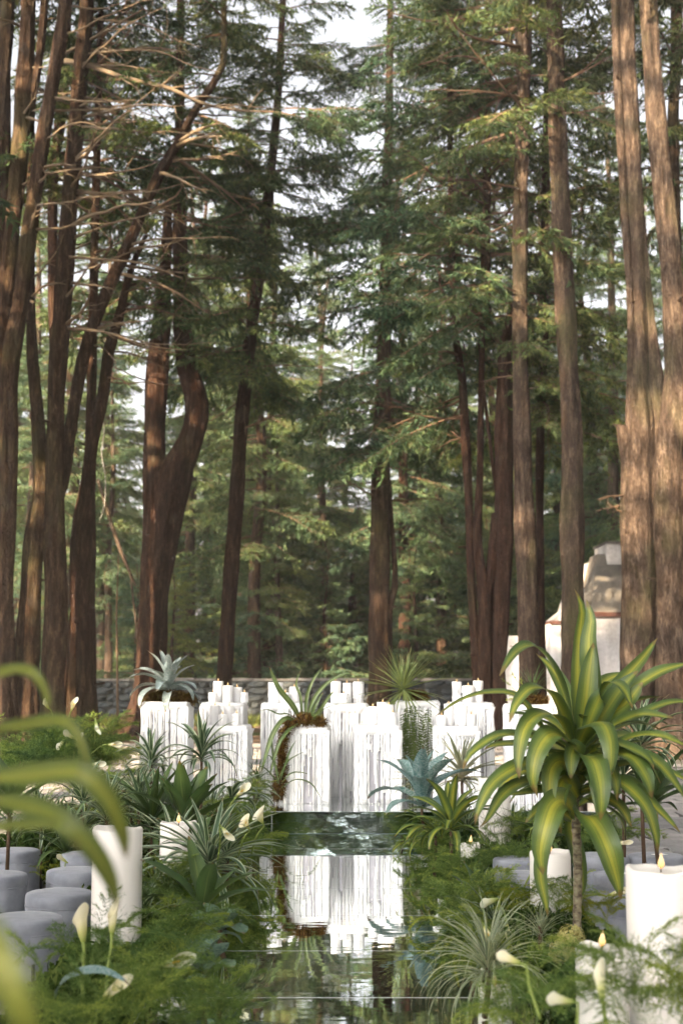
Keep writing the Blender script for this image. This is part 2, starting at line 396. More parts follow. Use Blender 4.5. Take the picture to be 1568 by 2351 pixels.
# white buttressed building at the right
def stain_mat():
    m, t, b, o = mat_new('whitewash')
    n1 = noise(t, 1.3, 5, stretch=(1, 1, .18)); n2 = noise(t, 9, 4)
    c = ramp(t, n1, [(.35, (.26, .24, .22)), (.5, (.46, .44, .43)), (.65, (.58, .56, .55))])
    c = mixc(t, c, ramp(t, n2, [(.35, (.86,) * 3), (.6, (1.05,) * 3)]), 1.0, 'MULTIPLY')
    t.links.new(c, b.inputs['Base Color']); b.inputs['Roughness'].default_value = .9; bump(t, n2, b, .3, .02); return m
M['white_wall'] = stain_mat()
M['grey_slope'] = stone_mat('lichen_render', (.11, .10, .088), (.145, .132, .115), (.18, .165, .145), 2, .95)
M['red_tile'] = stone_mat('red_tile', (.06, .03, .022), (.10, .045, .034), (.13, .065, .05), 6, .8)
BD = 44.0
def bx_px(mb, x0, x1, y0, y1, d, dep, mi=0):
    a = P(x0, y1, d); b = P(x1, y0, d); mb.box((a.x, d, a.z), (b.x, d + dep, b.z), mi)
bld = thing('white_building', 'whitewashed building with a sloped buttress behind the right trunks', 'building', (P(1350, 1650, BD).x, BD, G))
def rel(o): o.matrix_parent_inverse = Matrix.Translation(-bld.location); return o
gz = P(784, gd(1) and 1700, BD).z
m_ = MB(); bx_px(m_, 1352, 1445, 1415, 1690, BD, 3.0); rel(obj('buttress_base', m_.mesh('buttress_base', False), M['white_wall'], bld))
m_ = MB(); bx_px(m_, 1350, 1447, 1405, 1416, BD - .15, 3.3); rel(obj('tile_course', m_.mesh('tile_course', False), M['red_tile'], bld))
a0, a1 = P(1354, 1405, BD), P(1445, 1405, BD); t0, t1 = P(1392, 1262, BD), P(1445, 1262, BD); q0, q1 = P(1381, 1245, BD), P(1445, 1245, BD)
sv = [(a0.x, BD, a0.z), (a1.x, BD, a0.z), (t1.x, BD + 1.6, t0.z), (t0.x + .0, BD + 1.6, t0.z), (a0.x, BD + 3, a0.z), (a1.x, BD + 3, a0.z), (t1.x, BD + 3, t0.z), (t0.x, BD + 3, t0.z)]
rel(obj('buttress_slope', mesh('buttress_slope', sv, [(0, 1, 2, 3), (1, 5, 6, 2), (4, 0, 3, 7), (5, 4, 7, 6), (3, 2, 6, 7), (4, 5, 1, 0)], smooth=False), M['grey_slope'], bld))
m_ = MB(); bx_px(m_, 1394, 1445, 1246, 1330, BD + 1.3, 2.2); rel(obj('chimney_block', m_.mesh('chimney_block', False), M['white_wall'], bld))
m_ = MB(); bx_px(m_, 1391, 1448, 1242, 1247, BD + 1.2, 2.4); rel(obj('cap', m_.mesh('cap', False), M['grey_slope'], bld))
# rear gable wall with a slope
g0 = [P(x, y, BD + 3.2) for x, y in ((1268, 1690), (1560, 1690), (1560, 1250), (1400, 1268), (1330, 1300), (1300, 1400), (1268, 1425))]
gv = [(p.x, BD + 3.2, p.z) for p in g0] + [(p.x, BD + 5.2, p.z) for p in g0]; n_ = len(g0)
gf = [tuple(range(n_ - 1, -1, -1))[::-1], tuple(range(2 * n_ - 1, n_ - 1, -1))] + [(k, k + n_, (k + 1) % n_ + n_, (k + 1) % n_) for k in range(n_)]
rel(obj('gable_wall', mesh('gable_wall', gv, gf, smooth=False), M['white_wall'], bld))
m_ = MB(); bx_px(m_, 1266, 1312, 1432, 1690, BD + .4, 2.6); rel(obj('pier', m_.mesh('pier', False), M['white_wall'], bld))
m_ = MB(); bx_px(m_, 1263, 1314, 1425, 1433, BD + .3, 2.8); rel(obj('tile_course', m_.mesh('tile_course', False), M['red_tile'], bld))
m_ = MB(); bx_px(m_, 1160, 1262, 1490, 1690, BD + 3, .5); bx_px(m_, 1158, 1264, 1466, 1491, BD + 2.95, .6); bx_px(m_, 1168, 1195, 1460, 1470, BD + 2.9, .7)
rel(obj('yard_wall', m_.mesh('yard_wall', False), M['white_wall'], bld))
m_ = MB(); bx_px(m_, 1452, 1590, 1280, 1690, BD + 1.0, 2.6); rel(obj('side_wall', m_.mesh('side_wall', False), M['white_wall'], bld))

# ---------------------------------------------------------------- conifer foliage
def bough_proto(seed, ntw, nneed, tl, tw):
    q = np.random.default_rng(seed); tris = []; wood = []
    def spine(s): return np.array([s, .05 * math.sin(3 * s + seed), .10 * s - .24 * s * s])
    segs = 6
    for i in range(segs):
        a, b = spine(i / segs), spine((i + 1) / segs); r = .013 * (1 - i / segs) + .002
        for k in range(3):
            t0_, t1_ = 2.094 * k, 2.094 * (k + 1)
            o0 = np.array([0, math.cos(t0_), math.sin(t0_)]) * r; o1 = np.array([0, math.cos(t1_), math.sin(t1_)]) * r
            wood.append([a + o0, b + o0 * .8, b + o1 * .8]); wood.append([a + o0, b + o1 * .8, a + o1])
    for i in range(ntw):
        s = .18 + .82 * (i + q.random()) / ntw
        p = spine(s); side = 1 if i % 2 else -1
        L = (.34 * math.sin(math.pi * min(1, s * .80 + .12)) + .06) * q.uniform(.6, 1.15)
        ang = side * q.uniform(.6, 1.25); dz = q.uniform(-.75, .05)
        d = np.array([math.cos(ang), math.sin(ang), dz]); d /= np.linalg.norm(d)
        e = p + d * L; up = np.array([0, 0, .003])
        wood.append([p + up, p - up, e])
        for k in range(nneed):
            u = (k + q.random()) / nneed
            c = p + d * L * u + np.array([0, 0, -.10 * u * u * L])
            dd = d * .7 + q.normal(0, .55, 3) + np.array([0, 0, -.35]); dd /= np.linalg.norm(dd)
            sd_ = np.cross(dd, q.normal(0, 1, 3)); sd_ /= np.linalg.norm(sd_) + 1e-9
            l = tl * q.uniform(.6, 1.3); w_ = tw * q.uniform(.7, 1.3)
            tris.append([c - sd_ * w_ * .5, c + sd_ * w_ * .5, c + dd * l])
    return np.array(tris), np.array(wood)
BL = [bough_proto(30 + i, 34, 21, .064, .0175) for i in range(4)]
BS = [bough_proto(50 + i, 18, 14, .115, .034) for i in range(3)]
def rotmat(az, pitch, roll):
    ca, sa, cp, sp, cr, sr = math.cos(az), math.sin(az), math.cos(pitch), math.sin(pitch), math.cos(roll), math.sin(roll)
    Rz = np.array([[ca, -sa, 0], [sa, ca, 0], [0, 0, 1]]); Ry = np.array([[cp, 0, -sp], [0, 1, 0], [sp, 0, cp]]); Rx = np.array([[1, 0, 0], [0, cr, -sr], [0, sr, cr]])
    return Rz @ Ry @ Rx
def crown(q, specs):
    """specs: list of (pos, az, pitch, length); returns leaf tris, wood tris"""
    A = []; B = []
    for pos, az, pit, L in specs:
        pr = BL if L > 1.7 else BS
        t, w_ = pr[q.integers(len(pr))]
        Mx = rotmat(az, pit, q.uniform(-.35, .35)).T * L
        A.append(t @ Mx + pos); B.append(w_ @ Mx + pos)
    return np.concatenate(A), np.concatenate(B)
def std_specs(q, n, z0, z1, r0, r1, pos=lambda z: (0, 0), p0=-.25, p1=.55, zp=1.0, azf=None, jit=.12):
    S = []
    for i in range(n):
        u = q.random() ** zp; z = z0 + (z1 - z0) * u
        L = (r0 + (r1 - r0) * u) * q.uniform(.65, 1.15)
        az = q.uniform(0, 2 * math.pi) if azf is None else azf(q)
        x, y_ = pos(z); S.append((np.array([x, y_, z]), az, p0 + (p1 - p0) * u + q.normal(0, jit), L))
    return S

# ---------------------------------------------------------------- tree trunks traced from the photo
def trunk_mesh(name, stems, d, n=30, ridge=.13):
    mb = MB(); q = random.Random(name)
    for st_ in stems:
        pts = [P(x, y_, d + (e[0] if e else 0)) for x, y_, w_, *e in st_]
        rad = [max(.01, w_ * .5 * pxm(d)) for x, y_, w_, *e in st_]
        pp, rr = smooth_path(pts, rad, .32)
        rr = [r * (1 + .05 * math.sin(i * .9 + q.random())) for i, r in enumerate(rr)]
        v, f, uv = tube(pp, rr, n if rad[0] > .1 else 8, ridge=ridge, rs=q); mb.add(v, f, uv)
        for k in range(len(pp) // 7):                      # broken stubs and knots
            i = q.randrange(4, len(pp)); a = q.uniform(0, 6.28); e = Vector((math.cos(a), math.sin(a), q.uniform(-.1, .4))); l = rr[i] + q.uniform(.08, .35)
            r0 = q.uniform(.012, .03); mb.add(*tube([pp[i], pp[i] + e * rr[i], pp[i] + e * l], [r0 * 2, r0 * 1.3, r0 * .7], 6))
    return mb
def stem_at(st_, d):
    pts = [P(x, y_, d + (e[0] if e else 0)) for x, y_, w_, *e in st_]
    zs = [p.z for p in pts]; xs = [p.x for p in pts]; ys = [p.y for p in pts]
    o = np.argsort(zs); zs = np.array(zs)[o]; xs = np.array(xs)[o]; ys = np.array(ys)[o]
    def f(z):
        x = float(np.interp(z, zs, xs)); yy = float(np.interp(z, zs, ys)); return x, yy
    return f
def bare_branch(q, p, az, pit, L, r0, tw=5):
    """crooked dead limb with twigs: v,f list"""
    mb = MB(); pts = [Vector(p)]; d = Vector((math.cos(az) * math.cos(pit), math.sin(az) * math.cos(pit), math.sin(pit)))
    n = max(5, int(L / .35))
    for i in range(n):
        d = (d + Vector((q.uniform(-.22, .22), q.uniform(-.22, .22), q.uniform(-.20, .18)))).normalized(); pts.append(pts[-1] + d * L / n)
    rad = [r0 * (1 - .85 * i / n) + .004 for i in range(n + 1)]
    mb.add(*tube(pts, rad, 6))
    for k in range(tw):
        i = q.randrange(2, n); dd = (pts[i] - pts[i - 1]).normalized() + Vector((q.uniform(-1, 1), q.uniform(-1, 1), q.uniform(-.8, .6))) * .9
        dd.normalize(); l = L * q.uniform(.15, .4); a = [pts[i]]
        for j in range(4):
            dd = (dd + Vector((q.uniform(-.3, .3), q.uniform(-.3, .3), q.uniform(-.35, .2)))).normalized(); a.append(a[-1] + dd * l / 4)
        mb.add(*tube(a, [rad[i] * .5, rad[i] * .4, rad[i] * .3, rad[i] * .22, .003], 4))
    return mb
def tree(name, label, stems, d, mat='bark', group='avenue trees', crown_specs=None, leafmat='conif', dead=(), traced=()):
    bx, by_ = stems[0][0][0], stems[0][0][1]
    base = P(bx, by_, d); base.z = G - .03
    # push the first ring into the soil
    t = thing(name, label, 'tree', base, 0, group)
    inv = Matrix.Translation(-base)
    ext = []
    for i, s in enumerate(stems):
        s = list(s)
        if i == 0:
            x, y_, w_ = s[0][:3]; yy = 1175.5
            while P(x, yy, d).z > G - .15: yy += 2
            s = [(x, yy, w_ * 1.25)] + s if yy > y_ else s
        ext.append(s)
    mb = trunk_mesh(label, ext, d)
    o = obj('trunk', mb.mesh('trunk'), M[mat], t); o.matrix_parent_inverse = inv
    q = np.random.default_rng(abs(hash(label)) % 1 + len(label) * 7 + int(bx))
    if crown_specs:
        S = crown_specs(q); A, B = crown(q, S)
        o = obj('crown', trimesh('crown', A), M[leafmat], t); o.matrix_parent_inverse = inv
        o = obj('branches', trimesh('branches', B), M['twig'], t); o.matrix_parent_inverse = inv
    qq = random.Random(label)
    for (sti, ya, yb, cnt, azr, Lr, rr, mt) in dead:
        f = stem_at(ext[sti], d)
        for k in range(cnt):
            yk = qq.uniform(ya, yb); z = P(700, yk, d).z; x, yy = f(z)
            m2 = bare_branch(qq, (x, yy, z), R(qq.uniform(*azr)), qq.uniform(-.25, .35), qq.uniform(*Lr), qq.uniform(*rr), qq.randrange(3, 8))
            o = obj('bare_branch', m2.mesh('bare_branch'), M[mt], t); o.matrix_parent_inverse = inv
    for pts, w0, w1, mt in traced:
        pp = [P(x, y_, d + dd) for x, y_, dd in pts]; rad = [.5 * pxm(d) * (w0 + (w1 - w0) * i / (len(pp) - 1)) for i in range(len(pp))]
        pp, rr = smooth_path(pp, rad, .25); m2 = MB(); m2.add(*tube(pp, rr, 8, ridge=.08))
        for k in range(len(pp) // 2):
            i = qq.randrange(2, len(pp)); b2_ = bare_branch(qq, pp[i], qq.uniform(-1.2, 1.2), qq.uniform(-.7, .6), qq.uniform(.4, 1.3), rr[i] * .45, 2); m2.add(b2_.v, b2_.f)
        o = obj('limb', m2.mesh('limb'), M[mt], t); o.matrix_parent_inverse = inv
    return t

def zy(y_, d): return P(700, y_, d).z
DL = 36.0
def up(st_, n=1, taper=.6, dy=-450):
    """extend a stem above the frame"""
    x1, y1, w1 = st_[-1][:3]; x0, y0, w0 = st_[-2][:3]; k = (x1 - x0) / (y1 - y0 + 1e-6)
    k = max(-.12, min(.12, k)); return st_ + [(x1 + k * dy, y1 + dy, w1 * taper), (x1 + k * dy * 1.6, y1 + dy * 1.6, w1 * .25)]
def cs(stem, d, n, ya, yb, r0, r1, **kw):
    f = stem_at(stem, d)
    return lambda q: std_specs(q, n, zy(ya, d), zy(yb, d), r0, r1, pos=f, **kw)
L_A = [(62,1690,64),(65,1525,56),(80,1247,44),(95,1117,32),(85,932,30),(74,802,24),(70,600,20),(72,300,16),(75,0,12)]
L_7 = [(78,1290,36),(108,1200,30),(141,1117,30),(165,969,27),(192,821,28),(215,745,28),(246,667,27),(292,567,26),(328,483,24),(368,395,24),(408,330,21),(450,250,18),(490,192,16),(512,150,15),(515,60,14),(512,-100,12)]
L_5 = [(122,1690,66),(122,1599,54),(128,1414,48),(126,1200,42),(128,1006,38),(132,858,40),(144,700,42),(156,533,40),(165,400,38),(175,300,36),(184,167,34),(195,67,34),(205,-100,30)]
L_9 = [(200,1690,54),(200,1600,46),(198,1450,42),(205,1200,28),(208,1000,24),(211,895,22),(215,700,20),(220,500,18),(228,200,16),(235,-100,12)]
L_8 = [(182,1430,36),(178,1247,30),(200,1117,30),(215,1006,28),(237,914,26),(252,802,25),(271,740,22),(290,660,18),(308,600,13),(335,540,8)]
L_9b = [(165,1690,34),(165,1580,28),(176,1400,26),(190,1300,20)]
L_4 = [(22,1700,52),(10,1400,46),(18,1100,44),(22,858,42),(46,700,37),(63,567,36),(83,433,34),(102,300,32),(125,167,29),(147,33,31),(165,-150,28)]
L_3 = [(-18,1700,54),(-12,1200,46),(4,800,36),(16,667,34),(35,467,36),(48,333,40),(58,167,38),(64,33,34),(72,-200,28)]
L_3b = [(62,300,24),(74,220,21),(88,150,20),(101,33,18),(110,-150,13)]
L_1 = [(-44,1700,70),(-30,800,50),(-10,400,42),(6,150,40),(16,33,36),(24,-150,30)]
L_2 = [(-30,900,40),(-6,600,34),(10,400,30),(15,200,18),(27,75,5)]
L_6 = [(150,1660,34),(128,900,24),(122,433,22),(139,267,26),(150,100,24),(160,-100,20)]
R_azr = (-70, 60)
tree('conifer', 'mossy multi-stem conifer at left with a long limb arching over the aisle', [L_A, L_7], DL, 'bark', crown_specs=cs(L_7, DL, 26, 330, -200, 2.6, 1.6), dead=((1, 900, 250, 16, R_azr, (1.2, 3.2), (.03, .06), 'deadwood'), (0, 900, 0, 12, (-120, 60), (.8, 2.4), (.02, .05), 'deadwood')))
tree('conifer', 'straight sun-dappled trunk in the middle of the left clump', [up(L_5)], DL - .6, 'bark', crown_specs=lambda q: cs(up(L_5), DL - .6, 60, -120, -800, 3.6, 1.2)(q) + [(np.array(P(x, y_, DL - .8 + q.uniform(-.4, .4))), q.uniform(-.6, .6), q.uniform(-.3, .2), L) for x, y_, L in ((640, 258, 1.9), (655, 250, 1.8), (670, 262, 2.0), (690, 250, 1.8), (720, 255, 1.9), (600, 256, 1.8), (640, 268, 1.75))], dead=((0, 760, 0, 34, R_azr, (1.2, 4.0), (.025, .055), 'deadwood'),),
     traced=(([(150,140,0),(190,146,-.1),(300,182,-.3),(390,203,-.4),(460,235,-.4),(540,252,-.2),(650,258,0)], 15, 4, 'deadwood'), ([(135,130,.2),(200,95,0),(280,50,-.3),(330,20,-.4)], 9, 4, 'deadwood'), ([(160,590,-.2),(230,595,-.4),(330,605,-.5),(420,640,-.5)], 8, 3, 'deadwood'), ([(185,270,0),(250,255,-.3),(330,240,-.5),(400,245,-.6)], 8, 3, 'deadwood')))
tree('conifer', 'dark red trunk with a black stem leaning right at the edge of the left clump', [up(L_9), L_8, L_9b], DL + .8, 'bark_red', crown_specs=cs(up(L_9), DL + .8, 60, 420, -600, 2.9, 1.2), dead=((0, 800, 0, 22, R_azr, (1.2, 3.4), (.02, .05), 'twig'), (1, 900, 560, 8, (-60, 60), (1., 2.6), (.015, .04), 'twig')))
tree('conifer', 'dark trunk crossing in front of the left clump, leaning right upward', [up(L_4)], DL - 1.6, 'bark', crown_specs=cs(up(L_4), DL - 1.6, 50, -100, -800, 3.4, 1.2), dead=((0, 600, 0, 12, (-70, 60), (.8, 2.6), (.02, .045), 'deadwood'),))
tree('conifer', 'forked sunlit trunk near the left edge of the picture', [up(L_3), L_3b], DL - .8, 'bark', crown_specs=cs(up(L_3), DL - .8, 50, -150, -800, 3.4, 1.2), dead=((0, 500, 0, 8, (-80, 60), (.8, 2.2), (.02, .04), 'deadwood'),))
tree('conifer', 'leftmost trunk with a broken splintered stem beside it', [up(L_1), L_2], DL, 'bark', crown_specs=cs(up(L_1), DL, 50, -150, -800, 3.4, 1.2))
tree('conifer', 'thin rough trunk standing behind the dappled left trunk', [up(L_6)], DL + 3, 'bark_red', crown_specs=cs(up(L_6), DL + 3, 70, 520, -700, 3.0, 1.0), dead=((0, 800, 100, 18, (-80, 80), (.8, 2.5), (.015, .04), 'twig'),))
DF = 42.0
F_m = [(318,1690,125),(334,1640,84),(347,1540,64),(358,1340,64),(380,1190,78),(402,1090,74),(436,1015,60),(453,955,52),(448,900,48),(430,840,46),(420,740,40),(415,600,34),(412,400,26),(414,100,19),(416,-150,14)]
F_l = [(350,1290,44),(352,1190,46),(356,1000,48),(364,840,48),(372,740,40),(380,620,30),(386,500,20),(390,380,12)]
F_s = [(348,1120,22),(349,980,22),(350,870,16),(352,825,5)]
tree('forked_conifer', 'thick dark forked trunk with peeling left stem behind the left pedestal', [F_m, F_l, F_s], DF, 'bark_red', crown_specs=cs(F_m, DF, 85, 720, -500, 3.8, 1.3), dead=((0, 820, 200, 14, (-150, 60), (1.2, 3.2), (.02, .05), 'twig'), (1, 840, 500, 10, (120, 400), (1., 2.6), (.02, .04), 'deadwood')))
DM = 44.0
T_m = [(508,1665,50),(516,1540,34),(540,1190,32),(553,990,32),(566,865,29),(580,740,27),(600,600,25),(622,400,22),(640,200,18),(650,0,15)]
tree('conifer', 'slender leaning reddish trunk behind the candle-topped pedestals left of centre', [up(T_m)], DM, 'bark_red', crown_specs=cs(up(T_m), DM, 125, 900, -600, 3.3, 1.2), dead=((0, 1000, 650, 8, (0, 360), (1., 2.8), (.02, .04), 'twig'),))
T_c = [(870,1665,62),(870,1547,44),(872,1247,46),(873,1097,39),(877,997,36),(880,872,34),(884,700,29),(888,500,25),(892,300,20),(895,100,16)]
T_cs = [(890,1600,16),(892,1480,18),(893,1397,18),(906,1347,15),(904,1270,12),(898,1197,10),(894,1100,8)]
tree('conifer', 'rough upright trunk right of centre with a thin crooked side stem', [up(T_c), T_cs], DM, 'bark', crown_specs=cs(up(T_c), DM, 135, 1060, -600, 3.7, 1.2), dead=((0, 1150, 900, 10, (0, 360), (1., 3.0), (.02, .05), 'twig'),))
DR = 36.0
R_1 = [(1098,1690,34),(1094,1540,22),(1082,1350,19),(1077,1190,18),(1067,990,22),(1060,865,18),(1048,790,15),(1040,650,14),(1035,450,13),(1032,200,12),(1030,0,10)]
tree('conifer', 'thin dark curving stem left of the twin-stemmed trunk on the right', [up(R_1)], DR + .6, 'bark_red', crown_specs=cs(up(R_1), DR + .6, 95, 960, -600, 3.3, 1.2), dead=((0, 1050, 500, 12, (90, 270), (1., 3.2), (.02, .045), 'twig'),))
R_2 = [(1144,1690,62),(1144,1540,34),(1150,1400,40),(1156,1240,42),(1156,990,42),(1159,850,32),(1158,790,24),(1176,700,16)]
R_2l = [(1114,1690,34),(1114,1540,32),(1112,1380,30),(1096,1240,20),(1101,1090,16),(1103,940,14),(1106,790,12),(1112,500,12),(1118,200,10),(1120,-50,8)]
R_2j = [(1116,1430,30),(1116,1365,28),(1126,1330,26),(1136,1260,30),(1146,1180,34)]
R_2k = [(1156,850,22),(1151,790,22),(1130,765,16),(1122,720,13),(1120,600,12),(1122,400,11),(1120,100,9)]
R_2m = [(1142,1150,8),(1132,1080,9),(1120,980,9),(1108,880,7),(1098,780,5)]
tree('conifer', 'twin-stemmed reddish trunk joined low in a U shape on the right', [R_2, R_2l, R_2j, R_2k, R_2m], DR, 'bark_red', crown_specs=cs(up(R_2k), DR, 85, 800, -500, 3.3, 1.2), dead=((3, 780, 200, 14, (90, 270), (1.2, 3.2), (.02, .05), 'twig'),))
R_3 = [(1216,1690,52),(1214,1490,42),(1208,1300,44),(1203,1190,45),(1198,990,38),(1194,790,35),(1195,467,34),(1200,300,32),(1201,170,32),(1200,33,38),(1202,-120,34)]
R_3b = [(1201,190,22),(1176,110,14),(1150,60,9),(1120,40,6)]
tree('conifer', 'straight sunlit pale trunk between the twin stem and the right pedestal', [up(R_3), R_3b], DR - 1.2, 'bark_grey', crown_specs=cs(up(R_3), DR - 1.2, 65, 330, -700, 3.5, 1.2), dead=((0, 330, 0, 14, (100, 260), (1.5, 3.8), (.03, .06), 'twig'), (0, 900, 400, 10, (60, 300), (1., 2.6), (.015, .035), 'twig')),
     traced=(([(1195,45,0),(1140,60,-.3),(1050,42,-.6),(980,48,-.6),(900,30,-.4)], 8, 3, 'twig'), ([(1195,150,0),(1120,140,-.3),(1050,128,-.5),(960,150,-.6)], 7, 3, 'twig'), ([(1195,500,.2),(1110,540,0),(1020,560,.2),(960,600,.4)], 7, 3, 'twig')))
R_4 = [(1244,1690,30),(1245,1490,14),(1238,1190,18),(1241,940,19),(1250,790,14),(1250,667,20),(1252,467,19),(1254,250,16),(1256,0,14)]
tree('conifer', 'narrow dark trunk half hidden behind the sunlit pale trunk', [up(R_4)], DR + 1.6, 'bark_red', crown_specs=cs(up(R_4), DR + 1.6, 110, 980, -600, 3.1, 1.2), dead=((0, 1000, 400, 10, (0, 360), (1., 2.6), (.015, .04), 'twig'),))
R_5 = [(1312,1690,64),(1315,1490,50),(1313,1300,52),(1311,1190,56),(1311,990,46),(1300,790,44),(1298,733,45),(1288,500,43),(1279,267,40),(1272,33,38),(1268,-150,34)]
tree('conifer', 'bare brown trunk behind the striped corn plant, sun patches up high', [up(R_5)], DR - 1.5, 'bark_grey', crown_specs=cs(up(R_5), DR - 1.5, 70, -60, -800, 3.4, 1.2), dead=((0, 300, 0, 4, (-60, 40), (1.5, 2.8), (.02, .04), 'twig'),))
DQ = 31.0
Q_1 = [(1468,1740,92),(1468,1490,82),(1467,1240,82),(1470,1000,58),(1466,870,42),(1468,733,30),(1460,500,34),(1452,333,34),(1445,200,35),(1438,33,33),(1434,-150,30)]
Q_1b = [(1448,1240,36),(1446,1000,22),(1447,733,16),(1434,500,19),(1425,333,22),(1416,150,20),(1413,33,19),(1410,-150,16)]
Q_1c = [(1490,1180,44),(1512,1040,44),(1512,940,44),(1503,830,28),(1494,740,20),(1482,600,12),(1478,500,8)]
Q_1d = [(1448,1300,40),(1440,1160,34),(1440,1060,28),(1430,1000,24),(1424,978,18)]
tree('conifer', 'massive many-stemmed grey trunk with a broken mossy stub at right', [up(Q_1), Q_1b, Q_1c, Q_1d], DQ, 'bark_grey', crown_specs=cs(up(Q_1), DQ, 60, -150, -900, 3.2, 1.2), dead=((3, 1200, 1120, 3, (150, 250), (.5, 1.1), (.02, .04), 'twig'),))
Q_2 = [(1552,1745,110),(1546,1490,74),(1540,1200,76),(1544,1080,84),(1556,900,72),(1548,700,52),(1542,633,50),(1530,500,46),(1512,333,44),(1498,167,42),(1489,17,40),(1480,-150,36)]
Q_2b = [(1530,1110,40),(1516,1060,36),(1520,1030,20)]
tree('conifer', 'sunlit leaning trunk at the right edge with a mossy burl halfway', [up(Q_2), Q_2b], DQ - .8, 'bark_grey', crown_specs=cs(up(Q_2), DQ - .8, 60, -150, -900, 3.2, 1.2))
Q_3 = [(1590,1720,50),(1570,1200,36),(1552,700,30),(1544,300,26),(1550,150,27),(1552,33,28),(1552,-150,24)]
tree('conifer', 'dark slim trunk behind the leaning trunk at the upper right', [up(Q_3)], DQ + 6, 'bark', crown_specs=cs(up(Q_3), DQ + 6, 80, 500, -700, 3.0, 1.2))
# ---------------------------------------------------------------- background wood (templates copied as individuals)
def template(kind, seed):
    q = np.random.default_rng(seed); qq = random.Random(seed)
    if kind == 'tall':
        H = 27.0; sway = [(qq.uniform(-.3, .3), qq.uniform(-.3, .3)) for _ in range(6)]
        pts = [Vector((sway[i][0] * i * .4, sway[i][1] * i * .4, H * i / 5)) for i in range(6)]; pts[0] = Vector((0, 0, -.1))
        rad = [.34, .27, .22, .17, .10, .03]
        pos = lambda z: (float(np.interp(z, [p.z for p in pts], [p.x for p in pts])), float(np.interp(z, [p.z for p in pts], [p.y for p in pts])))
        S = std_specs(q, 120, 7.0, 26.5, 3.5, .9, pos=pos, zp=1.1)
    elif kind in ('high', 'sparse'):
        H = 28.0; sway = [(qq.uniform(-.3, .3), qq.uniform(-.3, .3)) for _ in range(6)]
        pts = [Vector((sway[i][0] * i * .4, sway[i][1] * i * .4, H * i / 5)) for i in range(6)]; pts[0] = Vector((0, 0, -.1))
        rad = [.42, .32, .26, .2, .12, .03]
        pos = lambda z: (float(np.interp(z, [p.z for p in pts], [p.x for p in pts])), float(np.interp(z, [p.z for p in pts], [p.y for p in pts])))
        S = std_specs(q, 80 if kind == 'high' else 64, 11.0, 27.5, 3.6, 1.2, pos=pos, zp=1.0)
    else:
        H = 7.0; pts = [Vector((qq.uniform(-.1, .1), qq.uniform(-.1, .1), H * i / 5)) for i in range(6)]; rad = [.09, .08, .065, .05, .03, .01]
        pos = lambda z: (0, 0)
        S = std_specs(q, 85, .5, 6.9, 1.9, .5, pos=pos, zp=1.05, p0=-.1)
    pp, rr = smooth_path(pts, rad, .6)
    tv = MB(); tv.add(*tube(pp, rr, 12, ridge=.08))
    A, B = crown(q, S)
    return tv.mesh('trunk'), trimesh('crown', A), trimesh('branches', B)
TT = {('tall', i): template('tall', 70 + i) for i in range(3)}
TT.update({('high', i): template('high', 80 + i) for i in range(2)})
TT.update({('sparse', i): template('sparse', 85 + i) for i in range(2)})
TT.update({('young', i): template('young', 90 + i) for i in range(3)})
LEAFV = {}
def place(kind, var, loc, sc, rz, leaf, label, group, name='conifer', bark='bark'):
    t = thing(name, label, 'tree', loc, rz, group); t.scale = sc if isinstance(sc, tuple) else (sc, sc, sc)
    tm, cm_, bm2 = TT[(kind, var)]
    key = (kind, var, leaf)
    if key not in LEAFV:
        c2 = cm_ if (kind, var) not in [k[:2] for k in LEAFV] else cm_.copy()
        c2.materials.clear(); c2.materials.append(M[leaf]); LEAFV[key] = c2
    obj('trunk', tm, M[bark], t); obj('crown', LEAFV[key], None, t)
    if sc if not isinstance(sc, tuple) else True: obj('branches', bm2, M['twig'], t)
    return t
qb = random.Random(5)
GZ = G - .03
# mid trees with visible trunks just behind the wall (x in photo units, distance, scale)
mids = [(250,60,.6),(585,57,.9),(612,62,.85),(640,58,.55),(738,74,.8),(925,60,.9),(965,72,.9),(1010,64,.8),(690,84,.85),(560,66,1.0),(440,64,.9),(470,75,1.1),(225,70,1.0),(1150,66,1.0),(1370,62,1.0),(1415,58,.95),(1280,70,1.05),(1480,68,1.1),(60,58,.9),(150,66,1.0),(20,72,1.1),(-60,64,1.0),(1600,62,1.0)]
def where(px):
    for lim, t_ in ((60, 'at the left edge'), (240, 'behind the left clump of trunks'), (330, 'between the left clump and the forked trunk'), (480, 'behind the forked trunk'), (600, 'behind the slender leaning trunk'), (740, 'left of the open centre'), (850, 'in the open centre'), (960, 'behind the rough central trunk'), (1060, 'right of the rough central trunk'), (1200, 'behind the twin-stemmed trunk'), (1330, 'behind the pale sunlit trunk'), (1450, 'above the white building')):
        if px < lim: return t_
    return 'behind the right edge trunks'
for i, (px, d, s) in enumerate(mids):
    l = P(px, 1600, d); l.z = GZ
    place('tall', i % 3, l, (s, s, s * qb.uniform(.9, 1.12)), qb.uniform(0, 6.28), ('conif2', 'conif', 'conif2')[i % 3], '%s %s conifer beyond the stone wall %s' % (('slim', 'tall', 'broad')[i % 3], ('grey', 'brown', 'reddish')[i % 3], where(px)), 'wood behind the wall', bark=('bark_grey', 'bark', 'bark_red')[i % 3])
# far rows
for i in range(26):
    d = qb.uniform(88, 135); px = -120 + 1800 * (i + qb.uniform(.1, .9)) / 26
    l = P(px, 1600, d); l.z = GZ; s = qb.uniform(.85, 1.3)
    if 740 < px < 880: s *= .68
    if 230 < px < 420: s *= .6
    place('tall', i % 3, l, (s * 1.15, s * 1.15, s), qb.uniform(0, 6.28), ('conif2', 'conif', 'conif2', 'conif3')[i % 4], 'distant conifer at the back of the wood ' + where(px), 'far trees', bark='bark_grey')
